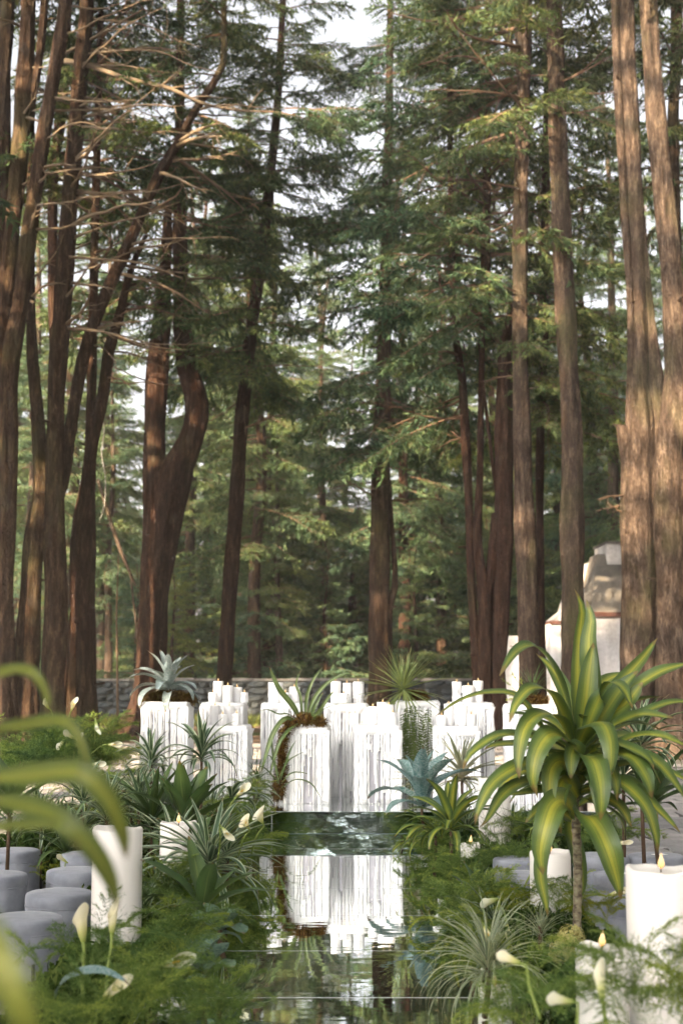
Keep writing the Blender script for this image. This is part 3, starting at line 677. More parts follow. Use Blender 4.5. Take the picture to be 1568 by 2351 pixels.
# understorey
for i in range(64):
    d = qb.uniform(55, 86); px = -60 + 1690 * (i + qb.uniform(0, 1)) / 64
    l = P(px, 1600, d); l.z = GZ; s = qb.uniform(.65, 1.35)
    place('young', i % 3, l, (s * 1.25, s * 1.25, s), qb.uniform(0, 6.28), ('conif2', 'conif', 'conif2', 'conif2', 'conif', 'conif3')[i % 6], 'young leafy conifer beyond the wall ' + where(px), 'undergrowth beyond the wall', name='young_conifer')
# avenue and wood continued out of view by trees added for shade and dapples
for i, (x, y_, s) in enumerate([(-9.8, 26, 1.0), (-10.3, 17.5, 1.05), (-10.2, 9, 1.05), (-13, 13, 1.1), (-14, 29, 1.0), (-16.5, 22, 1.05), (-20, 15, 1.1), (-19, 5, 1.15), (-15, 6, 1.2), (-22, 22, 1.1), (9.5, 24, 1.0), (9.8, 13, 1.0), (10.2, 2, 1.0), (10.2, -9, 1.1), (-6, -30, 1.2), (5, -26, 1.2)]):
    place('sparse' if i < 10 else 'high', i % 2, (x, y_, GZ), s, qb.uniform(0, 6.28), 'conif', 'unseen tall conifer of the avenue, added to shade the scene', 'added shade trees along the avenue', bark='bark')
for i, (x, y_) in enumerate([(14, 34), (13, 26), (16, 20), (13.5, 14), (17, 8), (14, 0), (18, 30), (15, 40), (20, 14), (16, -10), (-24, 34), (-15, 44), (-19, 40), (21, 42), (-26, 24)]):  # unseen dense trees added to cut sky light reaching the trunks
    place('tall', i % 3, (x, y_, GZ), (1.15, 1.15, qb.uniform(.9, 1.2)), qb.uniform(0, 6.28), 'conif', 'unseen leafy conifer of the wood, added to block side light', 'added shade trees beside the avenue')
for i, (x, y_) in enumerate([(-9.5, -13), (-10, -9), (-9.6, -5.5), (-10, -2), (-9.8, 1.5), (-13.5, -16), (-14, -11.5), (-13.5, -7.5), (-14, -3.5), (-18, -22), (-18.5, -16), (-18, -10)]):  # unseen low conifers added as sun blockers for the aisle
    place('tall', i % 3, (x, y_, GZ), (1.0, 1.0, qb.uniform(.62, .78)), qb.uniform(0, 6.28), 'conif', 'unseen full conifer added to keep sun off the aisle', 'added sun blockers left of the camera')
for i in range(30):  # unseen undergrowth added so the riser mirrors dark foliage instead of sky
    x = -34 + 68 * (i + qb.uniform(0, 1)) / 30; y_ = qb.uniform(-52, -26)
    if i >= 14: x = -9 + 18 * (i - 14) / 15; y_ = -22 - (i % 3) * 4
    place('young', i % 3, (x, y_, GZ), (1.5, 1.5, qb.uniform(1.0, 1.6)), qb.uniform(0, 6.28), 'conif2', 'unseen young conifer added to darken the riser reflection', 'added undergrowth behind the camera', name='young_conifer')
# fallen thin pale snags left of the forked trunk
sn = MB(); pp, rr = smooth_path([P(225, 930, 44), P(240, 985, 44), P(234, 1040, 44), P(243, 1100, 44), P(240, 1160, 44), P(228, 1200, 44)], [.008, .014, .018, .016, .012, .006], .2); sn.add(*tube(pp, rr, 6))
tag(obj('hanging_vine', sn.mesh('hanging_vine'), plain('pale_vine', (.16, .15, .13), .8)), 'pale bare vine hanging beside the left clump of trunks', 'vine')
sn = MB(); pp, rr = smooth_path([P(225, 1100, 48), P(262, 1220, 48), P(288, 1290, 48), P(312, 1345, 48)], [.05, .07, .06, .04], .3); sn.add(*tube(pp, rr, 8))
sl = MB(); sl.add(*tube([P(300, 1320, 48.05), P(318, 1480, 48.1), P(325, 1700, 48.1)], [.03, .03, .04], 8))
so = thing('leaning_snag', 'pale leaning dead trunk between left clump and forked tree', 'snag', (P(312, 1345, 48).x, 48, GZ)); 
for nm, mm in (('trunk', sn), ('prop_stem', sl)):
    o = obj(nm, mm.mesh(nm), M['bark_grey'], so); o.matrix_parent_inverse = Matrix.Translation(-so.location)
# sapling by the wall
sp_ = thing('sapling', 'thin bare sapling standing in front of the stone wall', 'tree', (P(270, 1655, 50).x, 50, GZ))
s2 = MB(); s2.add(*tube([P(271, 1668, 50), P(270, 1550, 50), P(268, 1400, 50), P(274, 1250, 50)], [.05, .04, .03, .012], 6)); o = obj('trunk', s2.mesh('trunk'), M['twig'], sp_); o.matrix_parent_inverse = Matrix.Translation(-sp_.location)
# grass along the wall foot, leaf litter
A = []
for i in range(9000):
    x = qb.uniform(-14, 14); y_ = WY - abs(qb.gauss(0, 2.2)) - .2; h = qb.uniform(.12, .4); a = qb.uniform(0, 6.28); w_ = .02
    c = np.array([x, y_, GZ]); s_ = np.array([math.cos(a), math.sin(a), 0]) * w_
    A.append([c - s_, c + s_, c + np.array([qb.uniform(-.12, .12), qb.uniform(-.12, .12), h])])
tag(obj('grass', trimesh('grass', np.array(A)), M['conif3']), 'rough green grass along the foot of the stone wall', 'grass', kind='stuff')
A = []
for i in range(5000):
    x = qb.uniform(-11, 11); y_ = qb.uniform(30, 51); a = qb.uniform(0, 6.28); r_ = qb.uniform(.03, .08)
    c = np.array([x, y_, GZ + .012 + (.02 if y_ < 36.6 and abs(x) < 7 else 0)]); A.append([c + np.array([math.cos(a + k * 2.1) * r_, math.sin(a + k * 2.1) * r_, qb.uniform(0, .03)]) for k in range(3)])
tag(obj('leaf_litter', trimesh('leaf_litter', np.array(A)), M['deadwood']), 'brown fallen leaves scattered under the trees', 'leaf litter', kind='stuff')
# ---------------------------------------------------------------- wax, candles, pedestals
def wax_mat(name, col, em=0):
    m, t, b, o = mat_new(name)
    n = noise(t, 60, 3); c = ramp(t, noise(t, 7, 3), [(.3, tuple(k * .96 for k in col)), (.7, col)])
    t.links.new(c, b.inputs['Base Color']); b.inputs['Roughness'].default_value = .45
    pass
    bump(t, n, b, .12, .004); return m
M['wax'] = wax_mat('wax', (.76, .75, .74))
M['ivory'] = wax_mat('ivory_wax', (.74, .70, .64))
M['core'] = plain('mirrored_core', (.50, .48, .52), .25, .5)
M['wick'] = plain('wick', (.02, .015, .01), .9)
def flame_mat():
    m, t, b, o = mat_new('flame')
    tc = t.nodes.new('ShaderNodeTexCoord').outputs['Generated']
    s = t.nodes.new('ShaderNodeSeparateXYZ'); t.links.new(tc, s.inputs[0])
    c = ramp(t, s.outputs[2], [(0, (.9, .30, .06)), (.3, (1, .62, .24)), (.75, (1, .74, .36)), (1, (1, .40, .10))])
    b.inputs['Base Color'].default_value = (0, 0, 0, 1); t.links.new(c, b.inputs['Emission Color']); b.inputs['Emission Strength'].default_value = .22
    m.cycles.emission_sampling = 'NONE'; return m
M['flame'] = flame_mat()
def lathe(prof, n=24, wob=0.0, seed=0):
    q = random.Random(seed); ph = [q.uniform(0, 6.28) for _ in range(3)]; v = []; f = []; uv = []
    for i, (r, z) in enumerate(prof):
        for k in range(n):
            a = 2 * math.pi * k / n
            rr = r * (1 + wob * (.5 * math.sin(3 * a + ph[0] + z * 9) + .5 * math.sin(7 * a + ph[1] - z * 5)))
            v.append((rr * math.cos(a), rr * math.sin(a), z)); uv.append((k / n, z))
    for i in range(len(prof) - 1):
        for k in range(n): f.append((i * n + k, i * n + (k + 1) % n, (i + 1) * n + (k + 1) % n, (i + 1) * n + k))
    f.append(tuple(range(n - 1, -1, -1))); f.append(tuple((len(prof) - 1) * n + k for k in range(n)))
    return v, f, uv
def flame_mesh(h):
    pr = [(.001, 0), (.13, .08), (.20, .22), (.19, .38), (.12, .62), (.05, .85), (.004, 1.0)]
    v, f, uv = lathe([(r * h, z * h) for r, z in pr], 10); return mesh('flame', v, f, uv)
FLM = flame_mesh(1.0)
def candle(px, ytop, wpx, d, zb, label, group, big=False, lit=True, melt=False):
    c = P(px, ytop, d); H = c.z - zb; r = wpx * .5 * pxm(d); q = random.Random(int(px * 7 + ytop))
    t = thing('pillar_candle', label, 'candle', (c.x, d, zb), q.uniform(0, 6), group)
    if big:
        e = .012; pr = [(r * .99, 0), (r, .01), (r, H * .25), (r, H * .5), (r, H * .75), (r, H - e), (r - e * .4, H - e * .3), (r - e, H), (r * .86, H - .004), (r * .72, H - .016), (r * .3, H - .02), (.004, H - .02)]
        v, f, uv = lathe(pr, 40, .006, q.random()); ph_ = q.uniform(0, 6)
        v = [(x, y_, z + (.007 * math.sin(2 * math.atan2(y_, x) + ph_) + .004 * math.sin(5 * math.atan2(y_, x) + 2 * ph_) if z > H - .013 and math.hypot(x, y_) > r * .8 else 0)) for x, y_, z in v]
        obj('wax_body', mesh('wax_body', v, f, uv), M['ivory'], t)
        wz, wh, fh = H - .02, .028, .07
    else:
        pr = [(r * 1.02, 0)] + [(r * q.uniform(.95, 1.06), H * k / 8) for k in range(1, 8)] + [(r * 1.01, H - .006), (r * .9, H), (r * .6, H - .008), (.002, H - .01)]
        mb = MB(); mb.add(*lathe(pr, 20, .035, q.random()))
        for k in range(q.randrange(4, 9)):
            a = q.uniform(0, 6.28); z1 = H - q.uniform(0, .02); l = H * q.uniform(.2, .9); cx, cy = math.cos(a) * r * .98, math.sin(a) * r * .98
            mb.add(*tube([(cx, cy, z1), (cx, cy, z1 - l * .5), (cx * 1.02, cy * 1.02, z1 - l)], [.005, .005, .008], 6))
        obj('wax_body', mb.mesh('wax_body'), M['wax'], t); wz, wh, fh = H - .01, .014, .042
    wv = MB(); wv.add(*tube([(0, 0, wz), (.001, 0, wz + wh * .6), (.004, 0, wz + wh)], [.0022, .002, .0015] if not big else [.004, .0035, .003], 5)); obj('wick', wv.mesh('wick'), M['wick'], t)
    if lit: obj('flame', FLM, M['flame'], t, (.003, 0, wz + wh * .55), (q.uniform(-.12, .12), q.uniform(-.25, .15) if big else 0, 0), fh)
    return t
def pedestal_meshes(seed, H, W=.50):
    q = random.Random(seed); h = W / 2; core = MB(); core.box((-h + .035, -h + .035, .0), (h - .035, h - .035, H - .03))
    # lumpy top cap
    n = 44; cap = MB(); prof = [(.965, H - .075), (1.0, H - .055), (1.015, H - .028), (1.0, H - .008), (.95, H + .004), (.75, H + .006), (.4, H + .003), (.02, H + .003)]
    v = []; f = []
    for i, (s, z) in enumerate(prof):
        for k in range(n):
            a = 2 * math.pi * k / n; ex = 2 / 9.0
            cx = math.copysign(abs(math.cos(a)) ** ex, math.cos(a)); cy = math.copysign(abs(math.sin(a)) ** ex, math.sin(a))
            j = 1 + (q.uniform(-.022, .022) if i < 5 else 0)
            v.append((cx * h * s * j, cy * h * s * j, z + (q.uniform(-.006, .007) if 0 < i < 5 else q.uniform(-.03, .015) if i == 0 else 0)))
    for i in range(len(prof) - 1):
        for k in range(n): f.append((i * n + k, i * n + (k + 1) % n, (i + 1) * n + (k + 1) % n, (i + 1) * n + k))
    f.append(tuple((len(prof) - 1) * n + k for k in range(n))); f.append(tuple(range(n - 1, -1, -1)))
    cap.add(v, f)
    dr = MB()
    for side in range(4):
        ca, sa = math.cos(side * math.pi / 2), math.sin(side * math.pi / 2)
        x = -h + .004
        while x < h - .004:
            w_ = q.uniform(.004, .010) if q.random() < .75 else q.uniform(.010, .018); edge = abs(x) > h - .10
            full = q.random() < (.90 if edge else .62)
            L = H - .04 if full else (H - .05) * q.uniform(.25, .95)
            n2 = 13; pts = []; rad = []
            yo = -h + .022 + q.uniform(-.014, .006)
            for i in range(n2):
                u = i / (n2 - 1); xx = x + q.uniform(-.0025, .0025); yy = yo + q.uniform(-.003, .003); z = H - .04 - L * u
                z = max(z, .0)
                pts.append((xx * ca - yy * sa, xx * sa + yy * ca, z)); rad.append(w_ * q.choice((.55, .8, 1, 1.1, 1.5)) * (1 if i else 1.3))
            if not full: rad[-1] = w_ * 1.25
            dr.add(*tube(pts, rad, 6)); x += w_ * q.uniform(.7, 1.7) + (q.uniform(.004, .016) if not edge and q.random() < .30 else 0)
    # puddled foot lumps
    for k in range(50):
        s_ = q.randrange(4); ca, sa = math.cos(s_ * math.pi / 2), math.sin(s_ * math.pi / 2); x = q.uniform(-h, h); yy = -h + .012; r_ = q.uniform(.008, .02)
        dr.add(*tube([(x * ca - yy * sa, x * sa + yy * ca, 0), (x * ca - yy * sa, x * sa + yy * ca, r_ * .9)], [r_, r_ * .4], 7))
    return core.mesh('core', False), cap.mesh('wax_cap'), dr.mesh('wax_drips')
def pedestal(px, ytop, d, seed, label, W=.50):
    c = P(px, ytop, d); H = c.z - DZ - .002
    t = thing('wax_pedestal', label, 'pedestal', (c.x, d, DZ + .002), random.uniform(-.05, .05), 'wax pedestals')
    a, b, e = pedestal_meshes(seed, H, W)
    obj('core', a, M['core'], t); obj('wax_cap', b, M['wax'], t); tag(obj('wax_drips', e, M['wax'], t), kind='stuff')
    return c.z, t
# centre x, top y, distance (their front faces are at d - .25)
PED = {}
for k, (px, yt, d, lab) in {
    'A': (386, 1612, 15.6, 'tall white wax pedestal under the silvery banded bromeliad at left'),
    'B': (515, 1614, 16.7, 'tall white wax pedestal behind the lower one left of centre'),
    'C': (523, 1666, 16.0, 'lower white wax pedestal with four candles left of centre'),
    'D': (651, 1615, 16.75, 'tall white wax pedestal with candles behind the mossy pedestal'),
    'E': (706, 1667, 15.85, 'lower white wax pedestal topped with brown moss and strap leaves'),
    'F': (795, 1616, 16.7, 'tall white wax pedestal at centre carrying four slim candles'),
    'G': (865, 1666, 15.85, 'lower white wax pedestal right of centre, candles on its right side'),
    'H': (958, 1610, 16.6, 'white wax pedestal hidden behind hanging fern fronds'),
    'I': (1078, 1614, 16.6, 'tall white wax pedestal at right carrying three tall candles'),
    'J': (1046, 1668, 15.9, 'lower white wax pedestal at right behind the silvery air plant'),
    'K': (1212, 1618, 15.8, 'tall white wax pedestal with rosemary behind the striped corn plant')}.items():
    PED[k] = pedestal(px, yt, d, ord(k), lab)
ordn = ['first', 'second', 'third', 'fourth', 'fifth', 'sixth']
def candles(pk, d, lst, where):
    zt = PED[pk][0] + .004
    lst = sorted(lst)
    for i, (px, yt, w_, dd) in enumerate(lst):
        candle(px, yt, w_ * 1.12, d + dd, zt, 'lit white dripping candle, %s from left on the %s' % (ordn[i], where), 'candles on the pedestals')
candles('B', 16.7, [(502, 1564, 20, .05), (524, 1574, 20, -.05), (545, 1578, 20, .08), (490, 1590, 18, -.12), (562, 1590, 15, -.02)], 'rear left-of-centre pedestal')
candles('C', 16.0, [(494, 1619, 20, .0), (527, 1620, 20, -.02), (512, 1640, 18, -.14), (543, 1638, 18, -.1)], 'front left-of-centre pedestal')
candles('D', 16.75, [(633, 1567, 30, .04), (655, 1590, 20, -.05), (676, 1577, 21, .05)], 'pedestal behind the moss')
candles('F', 16.7, [(771, 1564, 20, .06), (797, 1568, 19, .08), (823, 1565, 21, .05), (790, 1592, 19, -.08)], 'centre rear pedestal')
candles('G', 15.85, [(856, 1622, 20, .05), (878, 1612, 22, .06), (893, 1618, 19, -.05), (901, 1636, 20, -.15)], 'front pedestal right of centre')
candles('I', 16.6, [(1048, 1565, 19, .03), (1074, 1574, 24, .0), (1097, 1563, 20, .08)], 'rear right pedestal')
candles('J', 15.9, [(1030, 1616, 20, .06), (1062, 1620, 20, .05), (1014, 1642, 18, -.05), (1082, 1640, 18, -.08)], 'front right pedestal')

# big pillar candles lining the runway
for px, yt, w_, d, lab in [
    (271, 1900, 112, 8.35, 'big ivory pillar candle at left in front of the grey stools'),
    (411, 1888, 83, 9.9, 'wide ivory pillar candle half hidden by green leaves at left'),
    (473, 1895, 42, 11.2, 'small ivory candle beside the wide candle behind white-edged leaves'),
    (1134, 1787, 72, 12.4, 'tall ivory pillar candle right of the aisle behind fine bare twigs'),
    (1079, 1936, 44, 11.4, 'small candle in the feathery fern right of the aisle'),
    (1262, 1954, 92, 9.5, 'ivory pillar candle behind the corn plant cane'),
    (1516, 1992, 156, 6.1, 'large lit candle at the right edge of the picture'),
    (1381, 2172, 118, 5.9, 'lit candle with a wide melted top at the lower right'),
    (1135, 2262, 74, 7.2, 'ivory candle hidden behind the pale grass tuft')]:
    candle(px, yt, w_, d, G, lab, 'big candles along the aisle', big=True)

# ---------------------------------------------------------------- stools
def velvet():
    m, t, b, o = mat_new('grey_velvet')
    n1 = noise(t, 7, 4); n2 = noise(t, 90, 3)
    c = ramp(t, n1, [(.3, (.17, .18, .21)), (.7, (.27, .28, .31))]); t.links.new(c, b.inputs['Base Color'])
    b.inputs['Roughness'].default_value = .95; b.inputs['Specular IOR Level'].default_value = .1
    b.inputs['Sheen Weight'].default_value = .2; b.inputs['Sheen Roughness'].default_value = .4; bump(t, n2, b, .2, .004); return m
M['velvet'] = velvet(); M['black'] = plain('black_metal', (.012, .012, .013), .4, .3)
SR, SH = .21, .43
v, f, uv = lathe([(SR * .96, .045), (SR, .055), (SR * 1.0, .2), (SR * 1.0, SH - .085), (SR * .985, SH - .075)], 40, .004, 3); DRUM = mesh('drum', v, f, uv)
v, f, uv = lathe([(SR * .99, SH - .075), (SR * 1.005, SH - .068), (SR * 1.01, SH - .035), (SR * 1.0, SH - .014), (SR * .975, SH - .003), (SR * .92, SH + .002), (SR * .6, SH + .007), (.005, SH + .008)], 40, .004, 4); CUSH = mesh('cushion', v, f, uv)
pb = MB(); pb.add(*tube([(SR * 1.0 * math.cos(a * .157), SR * 1.0 * math.sin(a * .157), SH - .075) for a in range(41)], [.005] * 41, 5)); PIPE = pb.mesh('piping')
lb = MB(); lb.add(*tube([(SR + .012, 0, 0), (SR + .012, 0, .21)], [.009, .009], 8)); LEG = lb.mesh('leg')
def stool(px, ytop, d, label, rz=0, card=False, s=1.0):
    c = P(px, ytop, d)
    t = thing('round_stool', label, 'stool', (c.x, d, G), rz, 'grey velvet stools'); t.scale = (s, s, s)
    obj('drum', DRUM, M['velvet'], t); cu = obj('cushion', CUSH, M['velvet'], t); obj('piping', PIPE, M['velvet'], cu)
    for k in range(4): obj('leg', LEG, M['black'], t, (0, 0, 0), (0, 0, k * math.pi / 2 + .6))
    if card:
        cb = MB(); cb.box((-.05, -.035, 0), (.05, .035, .002)); tag(obj('place_card', cb.mesh('place_card', False), plain('card', (.82, .82, .8), .6), None, (c.x + .02, d - .03, G + (SH + .0085) * s), (0, 0, rz + .3)), 'white card lying on the ' + label, 'card', 'cards on stools')
for px, yt, d, lab, rz, card in [
    (30, 1945, 11.2, 'grey velvet stool at the far left with a black leg showing', -.25, False),
    (-8, 1985, 9.9, 'grey velvet stool cut by the left edge of the picture', -.2, False),
    (205, 1952, 11.0, 'grey velvet stool mostly hidden behind the big left candle', .2, False),
    (178, 1985, 10.1, 'second grey velvet stool left of the big candle', -.3, False),
    (138, 2030, 9.1, 'grey velvet stool beside the big left candle, middle one', -.35, False),
    (58, 2085, 8.2, 'nearest grey velvet stool at the lower left', -.15, False),
    (1196, 1958, 10.7, 'grey velvet stool between two right-hand candles, rear', .3, False),
    (1205, 1985, 9.9, 'grey velvet stool between two right-hand candles, front', .9, False),
    (1378, 1958, 10.9, 'grey velvet stool right behind the corn plant leaves', .7, False),
    (1505, 1960, 10.9, 'grey velvet stool behind the candle flame at right', .1, True),
    (1432, 1992, 9.9, 'grey velvet stool left of the large right candle', -.4, True),
    (1430, 2046, 8.8, 'grey velvet stool low behind the lit candles at right', -.3, False)]:
    stool(px, yt, d, lab, rz, card)
# ---------------------------------------------------------------- leaves
def blade(pts, width, nseg=12, nc=4, fold=.18, up_=Vector((0, 0, 1)), prof='strap', wave=0.0, seed=0, twist=0.0):
    """leaf blade along control points; returns v, f, uv"""
    q = random.Random(seed); pp, _ = smooth_path(pts, [0] * len(pts), 1e9)
    L = [0]
    pp = [Vector(p) for p in pts]
    # resample evenly
    cp, _ = smooth_path(pts, [0] * len(pts), max(1e-4, sum((pp[i + 1] - pp[i]).length for i in range(len(pp) - 1)) / 40))
    acc = [0]
    for i in range(1, len(cp)): acc.append(acc[-1] + (cp[i] - cp[i - 1]).length)
    T = acc[-1]; S = []
    j = 0
    for k in range(nseg + 1):
        s = T * k / nseg
        while j < len(acc) - 2 and acc[j + 1] < s: j += 1
        u = (s - acc[j]) / max(1e-9, acc[j + 1] - acc[j]); S.append(cp[j].lerp(cp[j + 1], min(1, u)))
    v = []; f = []; uv = []; ph = q.uniform(0, 6); side_prev = None
    for k, p in enumerate(S):
        u = k / nseg; t = (S[min(k + 1, nseg)] - S[max(k - 1, 0)]).normalized()
        side = t.cross(up_)
        if side.length < .15: side = side_prev if side_prev is not None else t.cross(Vector((0, 1, .1)))
        side.normalize()
        if side_prev is not None:
            if side.dot(side_prev) < 0: side = -side
            side = (side * .6 + side_prev * .4).normalized()
        side_prev = side
        if twist:
            side = Matrix.Rotation(twist * u, 3, t) @ side
        nor = side.cross(t).normalized()
        if prof == 'strap': w_ = min(1, .45 + 2.2 * u) * (1 - max(0, (u - .45) / .55) ** 2.0) ** .8
        elif prof == 'grass': w_ = (1 - u) ** .7 * min(1, .6 + 3 * u)
        elif prof == 'lance': w_ = max(0, math.sin(math.pi * min(1, (u * .92 + .06)) ** .85)) ** .9
        else: w_ = math.sin(math.pi * u) ** .6
        w_ = max(w_, .01) * width * .5
        for c in range(nc + 1):
            a = c / nc * 2 - 1
            off = side * (a * w_) + nor * (abs(a) ** 1.5 * w_ * fold * 2 * (1 - .4 * u) + wave * width * math.sin(u * 16 + ph + (1.5 if a > 0 else 0)) * abs(a) ** 2)
            v.append(p + off); uv.append((c / nc, u))
    for k in range(nseg):
        for c in range(nc):
            i = k * (nc + 1) + c; f.append((i, i + 1, i + nc + 2, i + nc + 1))
    return v, f, uv
def arc_leaf(L, w_, phi0, k, seed, prof='strap', nseg=10, nc=4, fold=.2, wave=.03, side=0.0):
    """leaf in local axes: starts at the origin, heads +X, elevation phi0 falling by k over its length"""
    q = random.Random(seed); pts = [Vector((0, 0, 0))]; n = 6; ph = phi0; az = 0
    for i in range(n):
        ph = phi0 - k * ((i + .5) / n) ** 1.4; az += side / n
        pts.append(pts[-1] + Vector((math.cos(ph) * math.cos(az), math.cos(ph) * math.sin(az), math.sin(ph))) * L / n)
    v, f, uv = blade(pts, w_, nseg, nc, fold, prof=prof, wave=wave, seed=seed, twist=q.uniform(-.3, .3)); return mesh('leaf', v, f, uv)
SPECIES = {}
def species(key, mat, L, w_, prof='strap', fold=.2, n=9, phi=(1.45, .25), k=(.4, 2.1), nseg=10, nc=4, wave=.03):
    ms = []
    for i in range(n):
        u = i / (n - 1); ms.append(arc_leaf(L * (.8 + .3 * math.sin(math.pi * u)), w_ * (.85 + .3 * math.sin(math.pi * u)), phi[0] + (phi[1] - phi[0]) * u, k[0] + (k[1] - k[0]) * u, 40 + i, prof, nseg, nc, fold, wave, .25 * math.sin(i * 2.1)))
    SPECIES[key] = (ms, mat)
species('corn', M['corn'], .58, .085, 'strap', .22, nseg=14, nc=6, wave=.05)
species('warn', M['warn'], .34, .036, 'lance', .25)
species('warn_long', M['warn'], .46, .034, 'strap', .3, phi=(1.3, .1), k=(.3, 1.6))
species('broad', M['green'], .40, .10, 'lance', .22, phi=(1.4, .3), k=(.2, 1.3))
species('greenstrap', M['green'], .42, .045, 'strap', .25, phi=(1.4, .3), k=(.3, 1.6))
species('grass', M['pale'], .42, .011, 'grass', .3, phi=(1.35, .1), k=(.9, 2.6), nc=2)
species('grassgreen', M['green'], .34, .012, 'grass', .3, phi=(1.4, .3), k=(.6, 2.0), nc=2)
species('brom', M['brom'], .42, .10, 'strap', .22, phi=(1.35, .25), k=(.4, 1.7), nseg=12)
species('brom2', M['brom2'], .36, .078, 'strap', .28, phi=(1.4, .35), k=(.5, 2.3), nseg=12)
species('till', M['till'], .38, .040, 'grass', .35, phi=(1.45, -.1), k=(.3, 1.0))
species('spiky', M['spiky'], .46, .022, 'grass', .35, phi=(1.5, -.9), k=(.1, .5), nc=2)
species('lime', M['lime'], .3, .05, 'lance', .2)
species('veined', M['veined'], .24, .17, 'round', .12, phi=(1.1, .2), k=(.4, 1.4))
def rosette(name, label, cat, loc, sp, n, s=1.0, inner=0.0, outer=1.0, group=None, tilt=(0, 0), az=None, stem=0, seed=None, parent=None, lift=.08, stemmat='twig'):
    ms, mat = SPECIES[sp]; q = random.Random(seed if seed is not None else label)
    loc = Vector(loc); t = parent or thing(name, label, cat, (loc.x, loc.y, loc.z), 0, group)
    off = Vector((0, 0, 0)) if parent is None else loc - Vector(parent.location)
    if stem:
        sb = MB(); sb.add(*tube([off + Vector((q.uniform(-.03, .03), q.uniform(-.03, .03), -stem)), off + Vector((0, 0, -stem * .4)), off + Vector((0, 0, lift * s))], [.016, .014, .012], 7, ridge=.1)); obj('stem', sb.mesh('stem'), M[stemmat], t)
    for i in range(n):
        u = i / max(1, n - 1); kx = inner + (outer - inner) * u
        m_ = ms[min(len(ms) - 1, max(0, int(kx * (len(ms) - 1) + q.uniform(-.6, .6) + .5)))]
        a = i * 2.39996 + q.uniform(-.25, .25) if az is None else R(q.uniform(*az))
        sc_ = s * q.uniform(.8, 1.15)
        obj('leaf', m_, mat, t, off + Vector((0, 0, lift * s * (1 - u) - .02 * s)), (tilt[0] + q.uniform(-.08, .08), tilt[1] + q.uniform(-.1, .1), a), sc_)
    return t
def traced_plant(name, label, cat, base, leaves, mat, group=None, cane=None, canemat=None, wk=1.02):
    """leaves: (points [(px,py,d)...], width px at first d, roll-up vector)"""
    base = Vector(base); t = thing(name, label, cat, base, 0, group); inv = Matrix.Translation(-base)
    if cane:
        for ps, r0, r1 in cane:
            pp, rr = smooth_path([P(*p) for p in ps], [r0 + (r1 - r0) * i / (len(ps) - 1) for i in range(len(ps))], .025)
            rr = [r * (1 + .10 * math.sin(i * 2.2)) for i, r in enumerate(rr)]; cb = MB(); cb.add(*tube(pp, rr, 12, ridge=.05)); o = obj('cane', cb.mesh('cane'), canemat, t); o.matrix_parent_inverse = inv
    for i, (pts, wpx, *rest) in enumerate(leaves):
        upv = Vector(rest[0]) if rest else Vector((0, 0, 1)); tw = rest[1] if len(rest) > 1 else 0
        d = pts[len(pts) // 2][2]; pp = [P(*p) for p in pts]
        v, f, uv = blade(pp, wpx * wk * pxm(d), 18, 6, .16, up_=upv, prof='strap', wave=.035, seed=i, twist=tw)
        o = obj('leaf', mesh('leaf', v, f, uv), mat, t); o.matrix_parent_inverse = inv
    return t
